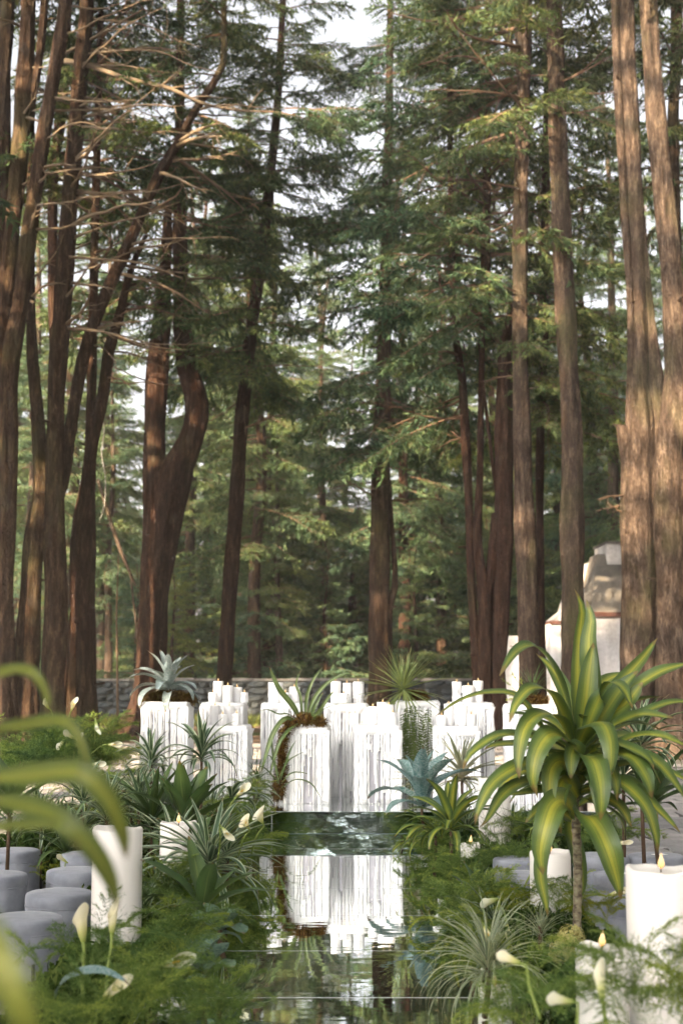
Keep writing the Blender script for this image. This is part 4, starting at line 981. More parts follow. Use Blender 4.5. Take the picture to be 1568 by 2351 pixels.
# ---- striped corn plant on the right (leaves traced, each with its own depth)
def cane_mat():
    m, t, b, o = mat_new('cane'); tc = t.nodes.new('ShaderNodeTexCoord').outputs['Object']
    n1 = noise(t, 30, 3, vec=tc, stretch=(1, 1, 1.5)); c = ramp(t, n1, [(.35, (.06, .04, .025)), (.5, (.17, .14, .085)), (.7, (.28, .25, .16))]); t.links.new(c, b.inputs['Base Color']); b.inputs['Roughness'].default_value = .8; bump(t, n1, b, .5, .01); return m
M['cane'] = cane_mat()
D0 = 8.0
f_ = (0, -.9, .45)
corn = [
 ([(1330,1700,8.0),(1325,1560,8.0),(1328,1470,8.02),(1335,1400,8.0),(1318,1352,7.98)], 34, (0,-1,0), .5),
 ([(1340,1700,7.95),(1358,1600,7.92),(1350,1480,7.92),(1356,1420,7.95),(1345,1376,7.98)], 44, (0,-1,0), -.4),
 ([(1335,1690,7.9),(1345,1600,7.85),(1352,1540,7.85),(1362,1475,7.88)], 46, (0,-1,0)),
 ([(1318,1700,7.95),(1296,1600,7.85),(1262,1520,7.75),(1222,1482,7.65),(1180,1500,7.55),(1146,1552,7.5)], 52, (0,-.4,1)),
 ([(1310,1690,7.9),(1292,1640,7.75),(1262,1590,7.6),(1220,1580,7.45),(1185,1615,7.35),(1168,1660,7.3)], 46, (0,-.5,1)),
 ([(1312,1710,7.9),(1280,1650,7.7),(1240,1640,7.5),(1205,1672,7.4),(1190,1740,7.35),(1192,1790,7.33)], 50, (-.2,-.7,.8)),
 ([(1315,1720,7.85),(1285,1690,7.6),(1258,1690,7.4),(1232,1730,7.3),(1222,1790,7.28),(1232,1825,7.3)], 58, (-.1,-.9,.6)),
 ([(1325,1715,7.85),(1350,1665,7.7),(1382,1660,7.55),(1400,1700,7.45),(1402,1755,7.42),(1396,1790,7.42)], 54, (.2,-.9,.6)),
 ([(1330,1740,7.8),(1345,1735,7.6),(1365,1750,7.4),(1378,1800,7.3),(1380,1850,7.28),(1378,1885,7.3)], 60, (.1,-1,.5)),
 ([(1340,1700,8.0),(1380,1620,8.0),(1430,1560,8.05),(1475,1510,8.1),(1508,1465,8.15)], 34, (0,-.8,.6), .6),
 ([(1345,1705,7.9),(1385,1640,7.85),(1430,1575,7.8),(1465,1540,7.8)], 50, (-.3,-.8,.6)),
 ([(1350,1700,7.95),(1400,1620,7.9),(1455,1580,7.85),(1520,1540,7.85),(1590,1520,7.9)], 44, (0,-.6,.9)),
 ([(1340,1690,7.85),(1372,1610,7.75),(1400,1568,7.65),(1430,1580,7.55),(1452,1630,7.5)], 40, (.2,-.6,.9)),
 ([(1340,1705,7.9),(1385,1650,7.85),(1440,1610,7.8),(1475,1565,7.78)], 52, (-.2,-.8,.5)),
 ([(1345,1715,7.9),(1400,1670,7.8),(1460,1645,7.75),(1530,1615,7.75),(1600,1612,7.8)], 36, (0,-.5,1)),
 ([(1348,1715,7.9),(1410,1665,7.75),(1470,1640,7.65),(1520,1645,7.6),(1545,1648,7.6)], 44, (0,-.6,.9)),
 ([(1345,1730,7.85),(1400,1715,7.7),(1460,1690,7.6),(1520,1690,7.5),(1590,1720,7.45)], 38, (0,-.5,1)),
 ([(1340,1740,7.8),(1390,1705,7.65),(1450,1720,7.5),(1490,1745,7.4),(1500,1770,7.38)], 44, (.2,-.6,.9)),
 ([(1345,1740,7.8),(1400,1730,7.6),(1450,1740,7.45),(1485,1790,7.35),(1497,1835,7.35)], 60, (.3,-.8,.6)),
 ([(1350,1745,7.85),(1420,1720,7.7),(1500,1745,7.55),(1550,1800,7.5),(1580,1850,7.5)], 40, (.2,-.6,.8)),
 ([(1345,1760,7.9),(1410,1760,7.8),(1480,1750,7.7),(1540,1775,7.6),(1590,1800,7.6)], 42, (0,-.5,1)),
 ([(1335,1810,7.85),(1380,1790,7.7),(1430,1800,7.55),(1480,1850,7.45),(1505,1920,7.45),(1510,1960,7.47)], 44, (.2,-.7,.7)),
 ([(1335,1815,7.9),(1400,1800,7.8),(1460,1815,7.65),(1510,1860,7.55),(1560,1910,7.55)], 40, (.2,-.6,.8)),
 ([(1330,1820,7.95),(1390,1805,8.0),(1450,1800,8.0),(1490,1840,8.0),(1510,1880,8.0)], 44, (.2,-.6,.8)),
 ([(1310,1730,7.85),(1260,1700,7.7),(1200,1690,7.6),(1140,1690,7.5),(1080,1730,7.45),(1062,1770,7.45)], 40, (0,-.5,1)),
 ([(1310,1720,7.95),(1250,1680,7.9),(1190,1600,7.9),(1120,1590,7.9),(1050,1610,7.9),(1000,1645,7.9)], 24, (0,-.5,1)),
 ([(1308,1745,7.9),(1260,1730,7.8),(1200,1710,7.7),(1140,1710,7.65),(1110,1722,7.6)], 36, (0,-.5,1)),
 ([(1305,1770,7.85),(1250,1750,7.7),(1190,1760,7.5),(1130,1800,7.4),(1098,1860,7.35),(1090,1895,7.35)], 46, (-.2,-.7,.7)),
 ([(1305,1790,7.85),(1250,1790,7.7),(1190,1800,7.5),(1150,1830,7.45),(1120,1880,7.42),(1100,1900,7.42)], 40, (-.1,-.6,.8)),
 ([(1310,1800,7.9),(1250,1790,7.8),(1200,1770,7.75),(1160,1800,7.7),(1140,1850,7.7)], 42, (-.2,-.6,.8)),
 ([(1315,1830,7.85),(1260,1815,7.75),(1210,1820,7.7),(1160,1825,7.7)], 34, (0,-.5,1)),
 ([(1318,1870,7.8),(1295,1840,7.6),(1270,1850,7.5),(1252,1900,7.42),(1240,1960,7.42),(1246,2010,7.45)], 62, (-.2,-1,.4)),
 ([(1312,1880,7.85),(1285,1870,7.75),(1255,1920,7.7),(1240,2000,7.7),(1252,2070,7.72),(1257,2105,7.74)], 34, (-.3,-1,.2)),
 ([(1325,1880,7.8),(1345,1872,7.6),(1372,1900,7.5),(1398,1960,7.45),(1418,2030,7.48),(1424,2065,7.5)], 66, (.2,-1,.4)),
 ([(1318,1860,8.0),(1310,1900,8.1),(1325,1960,8.1),(1335,2030,8.1),(1328,2070,8.1)], 34, (0,-1,.2)),
 ([(1326,1830,7.9),(1300,1790,7.75),(1285,1810,7.65),(1280,1870,7.6),(1288,1915,7.6)], 44, (-.2,-1,.4)),
 ([(1328,1800,7.9),(1350,1765,7.75),(1372,1790,7.65),(1378,1850,7.6),(1370,1890,7.6)], 46, (.2,-1,.4)),
 ([(1325,1790,7.9),(1290,1750,7.7),(1265,1770,7.6),(1262,1830,7.55),(1275,1870,7.55)], 46, (-.2,-1,.4)),
 ([(1330,1770,7.9),(1352,1730,7.75),(1385,1735,7.6),(1412,1790,7.5),(1418,1840,7.5)], 48, (.3,-1,.4)),
 ([(1328,1850,7.95),(1370,1830,7.85),(1420,1850,7.8),(1450,1900,7.8)], 38, (.1,-.7,.7)),
 ([(1322,1850,7.95),(1280,1840,7.85),(1235,1860,7.8),(1205,1890,7.8)], 36, (-.1,-.7,.7)),
 ([(1330,1760,7.85),(1322,1720,7.7),(1312,1735,7.6),(1310,1790,7.55)], 44, (0,-1,.4)),
 ([(1330,1700,8.05),(1365,1600,8.1),(1395,1560,8.15),(1440,1545,8.2)], 40, (0,-.8,.6)),
 ([(1330,1720,8.1),(1300,1600,8.25),(1270,1540,8.4),(1230,1500,8.5)], 38, (0,-.5,1)),
 ([(1330,1760,8.15),(1390,1700,8.4),(1450,1690,8.6),(1500,1720,8.7)], 44, (0,-.5,1)),
 ([(1320,1760,8.15),(1270,1710,8.4),(1210,1720,8.6),(1180,1760,8.7)], 44, (0,-.5,1)),
]
cb_ = P(1325, 2140, 8.0); cb_.z = G
corn_t = traced_plant('corn_plant', 'tall corn plant with arching yellow-striped green leaves on a bare cane', 'plant', cb_, corn, M['corn'], None,
    cane=[([(1322,2300,8.0),(1324,2130,8.0),(1326,2000,8.0),(1322,1900,8.0)], .025, .024), ([(1322,1900,8.0),(1318,1820,7.98),(1326,1740,7.95),(1336,1680,7.93)], .024, .018)], canemat=M['cane'])
rosette('corn_plant', 'corn crown', 'plant', P(1322, 1840, 8.05), 'corn', 14, .78, inner=.35, parent=corn_t, seed=61)
rosette('corn_plant', 'corn crown', 'plant', P(1330, 1750, 8.1), 'corn', 18, .85, inner=.25, parent=corn_t, seed=62)
# ---- blurred corn plant close to the camera at left
near = [
 ([(-60,1570,2.6),(20,1540,2.55),(75,1545,2.5),(105,1590,2.5),(112,1640,2.5)], 44, (.1,-.9,.5)),
 ([(-60,1680,2.5),(60,1665,2.45),(140,1655,2.4),(180,1690,2.38),(205,1770,2.38),(206,1800,2.4)], 50, (.2,-.9,.5)),
 ([(-40,1790,2.3),(80,1780,2.25),(180,1775,2.2),(245,1830,2.2),(280,1910,2.22),(290,1975,2.25)], 84, (.2,-.95,.4)),
 ([(-40,1835,2.2),(60,1850,2.15),(150,1890,2.1),(215,1955,2.1),(258,2030,2.12),(270,2095,2.15)], 80, (.4,-.9,.3)),
 ([(-40,1905,2.1),(60,1895,2.05),(140,1900,2.0),(185,1950,2.0)], 54, (0,-.8,.7)),
 ([(-40,1600,2.5),(-20,1700,2.4),(-6,1800,2.3)], 44, (0,-1,.2)),
 ([(-120,2030,1.05),(-50,2130,1.02),(10,2240,1.0),(60,2350,1.0),(95,2450,1.02)], 130, (.3,-.9,.3)),
 ([(-90,2240,1.05),(-20,2320,1.03),(30,2440,1.02)], 130, (.2,-.9,.3)),
]
nb = Vector((-.95, 2.3, G))
traced_plant('corn_plant', 'blurred corn plant leaves close to the lens at left edge', 'plant', nb, near[:7], M['corn_soft'], None, wk=.74, cane=[([(-420,2800,2.3),(-330,2300,2.3),(-200,1950,2.3),(-60,1790,2.35)], .03, .02)], canemat=M['cane'])

# ---- feathery asparagus fern
def frond_mesh(seed, k=1.6, phi=1.25, n=20, need=16, flat=.13):
    q = np.random.default_rng(seed); T = []; pts = []; p = np.zeros(3); ph = phi
    for i in range(n + 1):
        pts.append(p.copy()); u = i / n; ph = phi - k * u ** 1.3; p = p + np.array([math.cos(ph), .12 * math.sin(u * 5 + seed), math.sin(ph)]) / n
    def tri(a, b, w_):
        d = b - a; s = np.cross(d, q.normal(0, 1, 3)); s /= np.linalg.norm(s) + 1e-9; T.append([a - s * w_, a + s * w_, b])
    for i in range(n):
        tri(pts[i], pts[i + 1] + (pts[i + 1] - pts[i]) * .3, .0035 * (1 - i / n) + .0012)
    for i in range(3, n + 1):
        for sgn in (-1, 1):
            u = i / n; d = pts[min(i, n)] - pts[i - 1]; d /= np.linalg.norm(d)
            L = .34 * math.sin(math.pi * min(1, u * .80 + .14)) * q.uniform(.5, 1.15) + .02
            dd = d * .85 + np.array([0, sgn, 0]) * q.uniform(.5, .9) + q.normal(0, flat, 3); dd /= np.linalg.norm(dd); a = pts[i - 1]
            e = a + dd * L + np.array([0, 0, -.12 * L]); tri(a, e, .0015)
            for j in range(need):
                v_ = (j + q.random()) / need; c = a + (e - a) * v_; nd = dd * .75 + q.normal(0, .42, 3); nd /= np.linalg.norm(nd)
                tri(c, c + nd * .058 * q.uniform(.6, 1.4), .0036)
    return trimesh('frond', np.array(T))
FR = [frond_mesh(i, k, ph) for i, (k, ph) in enumerate([(1.2, 1.4), (1.7, 1.2), (2.1, 1.1), (1.5, .8), (2.3, 1.35), (1.0, 1.0)])]
FR2 = [m_.copy() for m_ in FR]
for m_ in FR: m_.materials.append(M['feather'])
for m_ in FR2: m_.materials.append(M['feather_lime'])
def fern(label, px, py, d, s, n, az=(0, 360), lime=False, z=None, spread=.12):
    c = P(px, py, d) if z is None else Vector((P(px, py, d).x, d, z)); q = random.Random(label)
    t = thing('asparagus_fern', label, 'fern', c, 0, 'feathery ferns')
    n = int(n * .7)
    for i in range(n):
        obj('frond', (FR2 if lime else FR)[q.randrange(6)], None, t, (q.uniform(-spread, spread) * s * 2, q.uniform(-spread, spread) * s * 2, q.uniform(-.05, .05)), (q.uniform(-.3, .3), q.uniform(-.3, .3), R(q.uniform(*az))), s * q.uniform(.65, 1.15))
    return t
fern('big feathery fern mound with calla lilies at the far left', 160, 1765, 14.5, 0.66, 100, spread=.25)
fern('feathery fern mound base at the far left under the callas', 95, 1800, 14.2, 0.62, 70, spread=.3)
fern('feathery fern at the left end behind the blurred leaves', 40, 1770, 14.8, 0.55, 50, spread=.3)
fern('feathery fern mound top at the far left', 190, 1740, 15.2, 0.55, 60, spread=.3)
fern('feathery fern low in front of the far left mound', 230, 1815, 13.6, 0.42, 50, spread=.3)
fern('feathery fern spilling right beside the far left mound', 255, 1760, 14.8, 0.45, 40)
fern('feathery fern hanging over the left edge of the mirror runway', 560, 1965, 11.0, 0.34, 46, spread=.2)
fern('feathery fern on the runway edge below the open calla lilies', 520, 1925, 11.8, 0.34, 40)
fern('fine fern tuft at the foot of the left front pedestals', 580, 1825, 14.4, 0.26, 34)
fern('dark feathery fern right of the big left candle', 385, 2065, 8.5, 0.33, 46)
fern('feathery fern below the white-edged rosette at left', 400, 2190, 7.2, 0.38, 30)
fern('feathery fern in front of the big left candle base', 250, 2235, 6.6, 0.391, 33, spread=.2)
fern('bright feathery fern filling the bottom edge left of the runway', 400, 2335, 5.9, 0.38, 38, spread=.25)
fern('feathery fern at the bottom left corner below the stools', 190, 2370, 5.4, 0.391, 30, spread=.2)
fern('feathery fern at bottom edge beside the mirror', 500, 2365, 5.6, 0.276, 26, spread=.2)
fern('feathery fern around the small candle right of the aisle', 1075, 2020, 11.0, 0.33, 50, spread=.2)
fern('lush feathery fern along the right runway edge', 1100, 2085, 9.6, 0.33, 60, spread=.25)
fern('feathery fern between the two right-hand candles', 1180, 2010, 10.8, 0.4, 50)
fern('pale green feathery fern behind the corn plant cane', 1215, 1925, 12.2, 0.36, 50, spread=.2)
fern('feathery fern drooping right of the corn plant', 1400, 1945, 11.6, 0.42, 44)
fern('yellow-green lit fern clump beside the calla buds', 1185, 2080, 9.0, 0.16, 40, lime=True, spread=.3)
fern('yellow-green fern clump at the base of the cane', 1370, 2110, 8.2, 0.2, 40, lime=True, spread=.25)
fern('soft feathery fern at the bottom right corner', 1530, 2340, 4.9, 0.391, 36, spread=.25)
fern('feathery fern between the grass tuft and lower candle', 1195, 2345, 5.6, 0.345, 36, spread=.25)
fern('wispy fern in front of the lower right candle', 1400, 2400, 4.8, .26, 9, spread=.3)
fern('wispy fern in front of the large right candle', 1500, 2230, 5.2, .28, 12, spread=.3)
fern('feathery fern beneath the corn plant leaves', 1290, 2080, 9.0, 0.3, 30)
fern('green fern behind the left stools', 110, 2015, 10.9, 0.14, 26, lime=True, spread=.3)

# ---- rosettes
def ros(name, label, px, py, d, sp, n, s, **kw): return rosette(name, label, 'plant', P(px, py, d), sp, n, s, **kw)
G1 = 'white-edged rosette plants'
ros('dracaena', 'white-edged rosette standing tall before the left front pedestal', 463, 1745, 12.6, 'warn', 34, 1.25, group=G1, stem=.75)
ros('dracaena', 'smaller white-edged rosette before the bromeliad pedestal', 348, 1760, 13.2, 'warn', 32, 1.05, group=G1, stem=.7)
ros('dracaena', 'white-edged rosette drooping over the left front pedestal foot', 530, 1850, 12.2, 'warn', 14, 1.3, inner=.5, group=G1, stem=.5, az=(-120, 60))
ros('dracaena', 'white-edged rosette under the blurred leaves at far left', 190, 1850, 11.6, 'warn', 30, 1.1, group=G1, stem=.5)
ros('dracaena', 'white-edged rosette left of the big candle top', 245, 1885, 11.0, 'warn', 30, 1.15, group=G1, stem=.5)
ros('dracaena', 'white-edged rosette above the far left stool', 95, 1905, 11.8, 'warn', 26, 1.1, group=G1, stem=.5)
ros('dracaena', 'low white-edged rosette between fern mound and candle', 320, 1850, 11.8, 'warn', 28, 1.05, group=G1, stem=.5)
ros('dracaena', 'large spreading white-edged rosette leaning over the runway', 480, 1995, 9.3, 'warn_long', 56, 1.15, group=G1, stem=.4, tilt=(0, .15))
ros('dracaena', 'white-edged tuft right of the big left candle', 400, 1960, 10.2, 'warn_long', 26, .95, group=G1, stem=.5)
ros('dracaena', 'dark white-edged rosette behind the corn plant right side', 1470, 1720, 10.5, 'warn', 40, 1.3, group=G1, stem=1.0)
ros('dracaena', 'white-edged rosette low behind the corn plant at right', 1430, 1790, 10.8, 'warn', 30, 1.2, group=G1, stem=.8)
ros('leafy_plant', 'upright broad green leaves rising before the left pedestals', 425, 1905, 11.0, 'broad', 16, 1.35, inner=0, outer=.6, stem=.3, stemmat='green')
ros('leafy_plant', 'narrow green strap leaves left of the wide candle', 350, 1900, 11.2, 'greenstrap', 24, 1.2, stem=.3)
ros('leafy_plant', 'broad green rosette leaning over the mirror below the white-edged one', 465, 2105, 8.3, 'broad', 14, .98, inner=.2, stem=.35)
ros('leafy_plant', 'dark green strap leaves under the blurred foreground leaves', 150, 1960, 11.2, 'greenstrap', 26, 1.0, stem=.3)
ros('leafy_plant', 'green upright leaf cluster at the left edge', 22, 1870, 10.5, 'broad', 10, 1.1, inner=0, outer=.5, stem=.4)
ros('leafy_plant', 'dark leafy plant right of the wide candle', 440, 1990, 9.9, 'broad', 16, .8, stem=.3)
ros('leafy_plant', 'green veined leaves low over the mirror at left', 505, 2140, 8.0, 'veined', 9, .75, stem=.15)
ros('leafy_plant', 'veined cabbage-like leaf at the runway edge', 470, 2230, 7.4, 'veined', 8, .8, stem=.1)
ros('leafy_plant', 'broad green leaves behind the corn plant at far right', 1500, 1850, 10.6, 'broad', 18, 1.1, stem=.5)
ros('leafy_plant', 'low lime foliage beside the far left calla lilies', 240, 1830, 13.4, 'lime', 26, 1.0, stem=.3)
ros('corn_plant', 'small yellow-striped rosette right of the aisle before the pedestals', 1035, 1905, 11.8, 'corn', 24, .8, stem=.4)
ros('corn_plant', 'yellow-striped leaves arching low beside the runway at right', 1000, 1925, 12.2, 'corn', 9, .75, inner=.4, stem=.3, az=(120, 260))
ros('bromeliad', 'teal banded bromeliad leaning beside the runway at right', 968, 1850, 12.6, 'brom', 14, 1.35, stem=.2, tilt=(0, -.15))
ros('air_plant', 'silvery pale air plant before the right front pedestal', 1060, 1790, 14.2, 'till', 46, 1.25, stem=.3)
ros('air_plant', 'pale spiky air plant beside the fern-covered pedestal', 955, 1800, 14.6, 'till', 30, .8, inner=.3, stem=.2)
ros('grass_tuft', 'pale variegated grass tuft drooping over the runway at lower right', 1120, 2240, 7.0, 'grass', 130, 1.15, stem=.2)
ros('grass_tuft', 'grey-green grass beside the corn plant cane', 1240, 2150, 8.0, 'grass', 40, .7, inner=0, outer=.6, stem=.1)
ros('grass_tuft', 'wispy green grass in front of the left front pedestal', 590, 1800, 14.5, 'grassgreen', 40, 1.0, stem=.1)
# dense mixed planting in both beds
bq_ = random.Random(31)
KINDS = [('warn', 'dracaena', 26, .95, 'white-edged'), ('warn_long', 'dracaena', 26, .8, 'long white-edged'), ('greenstrap', 'leafy_plant', 22, .85, 'green strap-leaved'), ('broad', 'leafy_plant', 12, .7, 'broad green-leaved'), ('lime', 'leafy_plant', 20, .85, 'light green leafy'), ('grassgreen', 'grass_tuft', 34, .9, 'fine green grassy'), ('warn', 'dracaena', 24, 1.05, 'white-edged')]
for side, cnt_ in ((-1, 34), (1, 22)):
    for i in range(cnt_):
        d = 8.6 + 6.0 * (i + bq_.random()) / cnt_
        x = side * bq_.uniform(.92, 1.75 if d > 10.5 else 1.45)
        low = side > 0 and d < 12.4 and 1.05 < x < 1.6
        sp, nm, n_l, sc_, ds = KINDS[bq_.randrange(len(KINDS))]
        z = G + (.10 if low else bq_.uniform(.15, .42))
        rosette(nm, '%s plant in the dense bed %s of the runway' % (ds, 'left' if side < 0 else 'right'), 'plant', (x, d, z), sp, n_l, sc_ * (.6 if low else bq_.uniform(.8, 1.1)), group='dense %s planting' % ('left' if side < 0 else 'right'), seed=100 + i + (50 if side > 0 else 0))
for i in range(16):
    d = bq_.uniform(11.9, 13.8); x = -bq_.uniform(1.45, 3.3); sp, nm, n_l, sc_, ds = KINDS[bq_.randrange(len(KINDS))]
    rosette(nm, '%s plant in the far left bed behind the stools' % ds, 'plant', (x, d, G + bq_.uniform(.4, .62)), sp, n_l, sc_ * bq_.uniform(.85, 1.15), group='far left planting', seed=300 + i, stem=.4)
for i in range(12):
    d = bq_.uniform(9.6, 11.6); x = -bq_.uniform(.75, 1.5); sp, nm, n_l, sc_, ds = KINDS[bq_.randrange(len(KINDS))]
    rosette(nm, '%s plant rising in the left bed beside the runway' % ds, 'plant', (x, d, G + bq_.uniform(.38, .55)), sp, n_l, sc_ * bq_.uniform(.8, 1.05), group='left bed planting', seed=330 + i, stem=.4)
for i, (px_, d, z_, s_) in enumerate([(570, 12.6, .18, .42), (590, 11.8, .12, .4), (555, 11.0, .15, .42), (590, 10.2, .05, .36), (575, 13.4, .25, .4), (545, 9.4, .05, .36), (965, 12.8, .05, .32), (990, 12.0, .03, .32), (1010, 11.2, .0, .32), (1000, 13.4, .1, .34), (1030, 10.4, -.03, .30), (1050, 9.8, -.05, .30)]):
    fern('feathery fern overhanging the %s edge of the mirror, %s' % ('left' if px_ < 784 else 'right', ordn[i % 6] + ' along'), px_ + (-30 if px_ < 784 else 30), 0, d, s_, 40, z=z_, spread=.25)
for i in range(16):
    side = -1 if i % 2 else 1; d = 8.4 + 6.4 * i / 16; low = side > 0
    c_ = Vector((side * bq_.uniform(.85, 1.2), d, G + (.12 if low else .2))); px_ = 784 + c_.x * FPX / d
    fern('feathery fern in the dense bed %s of the runway' % ('left' if side < 0 else 'right'), px_, 0, d, bq_.uniform(.26, .36), 34, z=c_.z, spread=.3)
# planted on the pedestals
zA = PED['A'][0]; ros('bromeliad', 'silvery grey-green banded bromeliad on the tall left pedestal', 388, 1588, 15.6, 'brom2', 24, 1.35, lift=.06)
ros('spiky_plant', 'spiky green plant bursting from the fern-covered pedestal', 925, 1582, 16.4, 'spiky', 90, 1.25, lift=.03)
ros('grass_tuft', 'upright grey-green stems on the right pedestal behind the corn plant', 1222, 1608, 15.8, 'grassgreen', 40, 1.25, inner=0, outer=.25)
# ---- mossy mounds
def moss_mat():
    return foliage_mat('moss', (.06, .03, .015), (.11, .065, .025), (.16, .12, .04), .15)
M['moss'] = moss_mat()
def moss(label, pts, d, rpx, n=1500, flat=.6, cat='moss'):
    q = np.random.default_rng(len(label)); c0 = P(pts[0][0], pts[0][1], d); T = []
    for i in range(n):
        k = q.integers(len(pts)); px, py = pts[k][0], pts[k][1]; r_ = pts[k][2] if len(pts[k]) > 2 else rpx
        dr = q.normal(0, 1, 3); dr /= np.linalg.norm(dr); rr = r_ * pxm(d) * q.uniform(.55, 1.0)
        c = np.array(P(px, py, d)) + dr * np.array([rr, rr, rr * flat]); a = q.normal(0, 1, 3); a /= np.linalg.norm(a); s = np.cross(a, dr); s /= np.linalg.norm(s) + 1e-9
        l = q.uniform(.02, .06); T.append([c - s * .005, c + s * .005, c + (a * .8 + dr * .5) * l])
    m_ = MB()
    for p in pts:
        r_ = (p[2] if len(p) > 2 else rpx) * pxm(d) * .7; c = P(p[0], p[1], d)
        pr = [(r_ * math.cos(a), r_ * flat * math.sin(a)) for a in [-1.5 + .25 * i for i in range(13)]]
        v, f, uv = lathe([(max(.002, r), z) for r, z in pr], 14, .12, int(p[0])); m_.add([(x + c.x, y_ + d, z + c.z) for x, y_, z in v], f, uv)
    t = thing('moss_mound', label, cat, (c0.x, d, c0.z - rpx * flat * pxm(d)), 0, 'moss on the pedestals'); inv = Matrix.Translation(-Vector(t.location))
    o = obj('soil_ball', m_.mesh('soil_ball'), plain('peat', (.04, .022, .012), 1, 0, .1), t); o.matrix_parent_inverse = inv
    o = obj('moss', trimesh('moss', np.array(T)), M['moss'], t); o.matrix_parent_inverse = inv; tag(o, kind='stuff')
moss('brown moss mound under the bromeliad on the left pedestal', [(365, 1600), (388, 1594), (412, 1600), (345, 1608), (430, 1607)], 15.6, 24, 5000, .55)
moss('brown moss on the lower pedestal trailing down its left side', [(735, 1658, 16), (700, 1652, 22), (668, 1660, 20), (655, 1680, 15), (651, 1698, 11), (648, 1714, 10), (648, 1730, 10), (650, 1745, 10), (649, 1760, 11), (647, 1776, 13), (645, 1792, 16), (642, 1808, 17), (640, 1824, 18)], 15.62, 20, 7000, .8)
moss('brown moss behind the spiky plant on the fern-covered pedestal', [(965, 1600, 22), (945, 1598, 20)], 16.6, 22, 1400, .7)
moss('brown moss on the right pedestal behind the corn plant', [(1215, 1605, 24), (1240, 1607, 20), (1195, 1609, 18)], 15.8, 22, 1800, .5)
# ---- strap-leaved orchid on the mossy pedestal
M['orchid'] = leaf_mat('orchid_leaf', lambda t, u, v, n: ramp(t, cdist(t, u, n, .3), [(0, (.16, .20, .07)), (.15, (.085, .125, .04)), (1, (.07, .11, .035))]), .4, .25)
orch = [
 ([(690,1655,15.7),(672,1620,15.65),(640,1580,15.6),(618,1530,15.6)], 26, (0,-1,.3)),
 ([(700,1655,15.7),(705,1600,15.7),(720,1560,15.7),(742,1530,15.72)], 16, (0,-1,.2)),
 ([(705,1655,15.7),(718,1610,15.7),(750,1570,15.65),(790,1548,15.62),(815,1550,15.6)], 18, (0,-1,.5)),
 ([(695,1655,15.72),(690,1600,15.75),(680,1570,15.78),(690,1540,15.8)], 14, (0,-1,.2)),
 ([(685,1655,15.65),(660,1640,15.55),(640,1640,15.5),(615,1630,15.48),(594,1632,15.48)], 16, (0,-.5,1)),
 ([(680,1655,15.6),(655,1650,15.5),(630,1680,15.42),(612,1730,15.4),(600,1775,15.42)], 24, (-.3,-1,.3)),
 ([(685,1660,15.6),(660,1680,15.48),(640,1710,15.42),(625,1760,15.42),(618,1785,15.44)], 18, (-.3,-1,.3)),
 ([(715,1655,15.7),(735,1630,15.65),(755,1600,15.65),(768,1585,15.65)], 18, (0,-1,.3)),
 ([(712,1655,15.65),(722,1625,15.6),(735,1600,15.6),(742,1590,15.6)], 18, (0,-1,.3)),
 ([(720,1655,15.7),(750,1625,15.65),(790,1615,15.6),(815,1612,15.6)], 8, (0,-.5,1)),
 ([(640,1790,15.5),(660,1750,15.45),(690,1730,15.4),(700,1728,15.4)], 10, (0,-.6,.8)),
 ([(640,1780,15.5),(628,1740,15.45),(625,1700,15.42),(630,1680,15.42)], 10, (0,-1,.2)),
 ([(645,1800,15.5),(670,1775,15.42),(700,1775,15.38),(712,1780,15.38)], 10, (0,-.6,.8)),
 ([(645,1810,15.5),(680,1790,15.42),(715,1800,15.36),(738,1835,15.34)], 9, (0,-.6,.8)),
 ([(640,1800,15.5),(615,1770,15.45),(600,1760,15.42),(590,1770,15.42)], 9, (0,-.6,.8)),
 ([(635,1820,15.5),(610,1800,15.45),(595,1810,15.42),(585,1840,15.42)], 9, (0,-.6,.8)),
 ([(645,1790,15.5),(655,1755,15.45),(668,1720,15.42),(680,1700,15.42)], 10, (0,-1,.3)),
 ([(640,1800,15.48),(632,1760,15.42),(620,1735,15.4),(610,1740,15.4)], 9, (0,-1,.3)),
]
ob = P(700, 1660, 15.7); traced_plant('orchid', 'strap-leaved orchid with thin stems on the mossy lower pedestal', 'plant', ob, orch, M['orchid'], wk=.5)
ros('leafy_plant', 'small round green leaves with a white bloom on the mossy pedestal', 722, 1652, 15.55, 'lime', 10, .28)
# ---- rosemary sprig plant on right pedestal
rq = random.Random(3); rt = thing('rosemary_plant', 'rosemary sprigs on the right pedestal behind the corn plant', 'plant', P(1205, 1615, 15.8)); rinv = Matrix.Translation(-Vector(rt.location))
for (x1, y1) in [(1130, 1590), (1150, 1560), (1175, 1545), (1195, 1560), (1180, 1600), (1235, 1560), (1160, 1610)]:
    a = np.array(P(1205, 1612, 15.75)); b = np.array(P(x1, y1, 15.6 + rq.uniform(-.1, .2))); T = []
    for i in range(60):
        u = rq.random(); c = a + (b - a) * u + np.array([0, 0, .03 * math.sin(u * 3)]); dr = (b - a) / np.linalg.norm(b - a) * .6 + np.array([rq.gauss(0, .7), rq.gauss(0, .7), rq.gauss(0, .7)]); dr /= np.linalg.norm(dr); s = np.cross(dr, np.array([.3, 1, .2])); s /= np.linalg.norm(s)
        T.append([c - s * .003, c + s * .003, c + dr * .032])
    o = obj('sprig', trimesh('sprig', np.array(T)), M['feather'], rt); o.matrix_parent_inverse = rinv
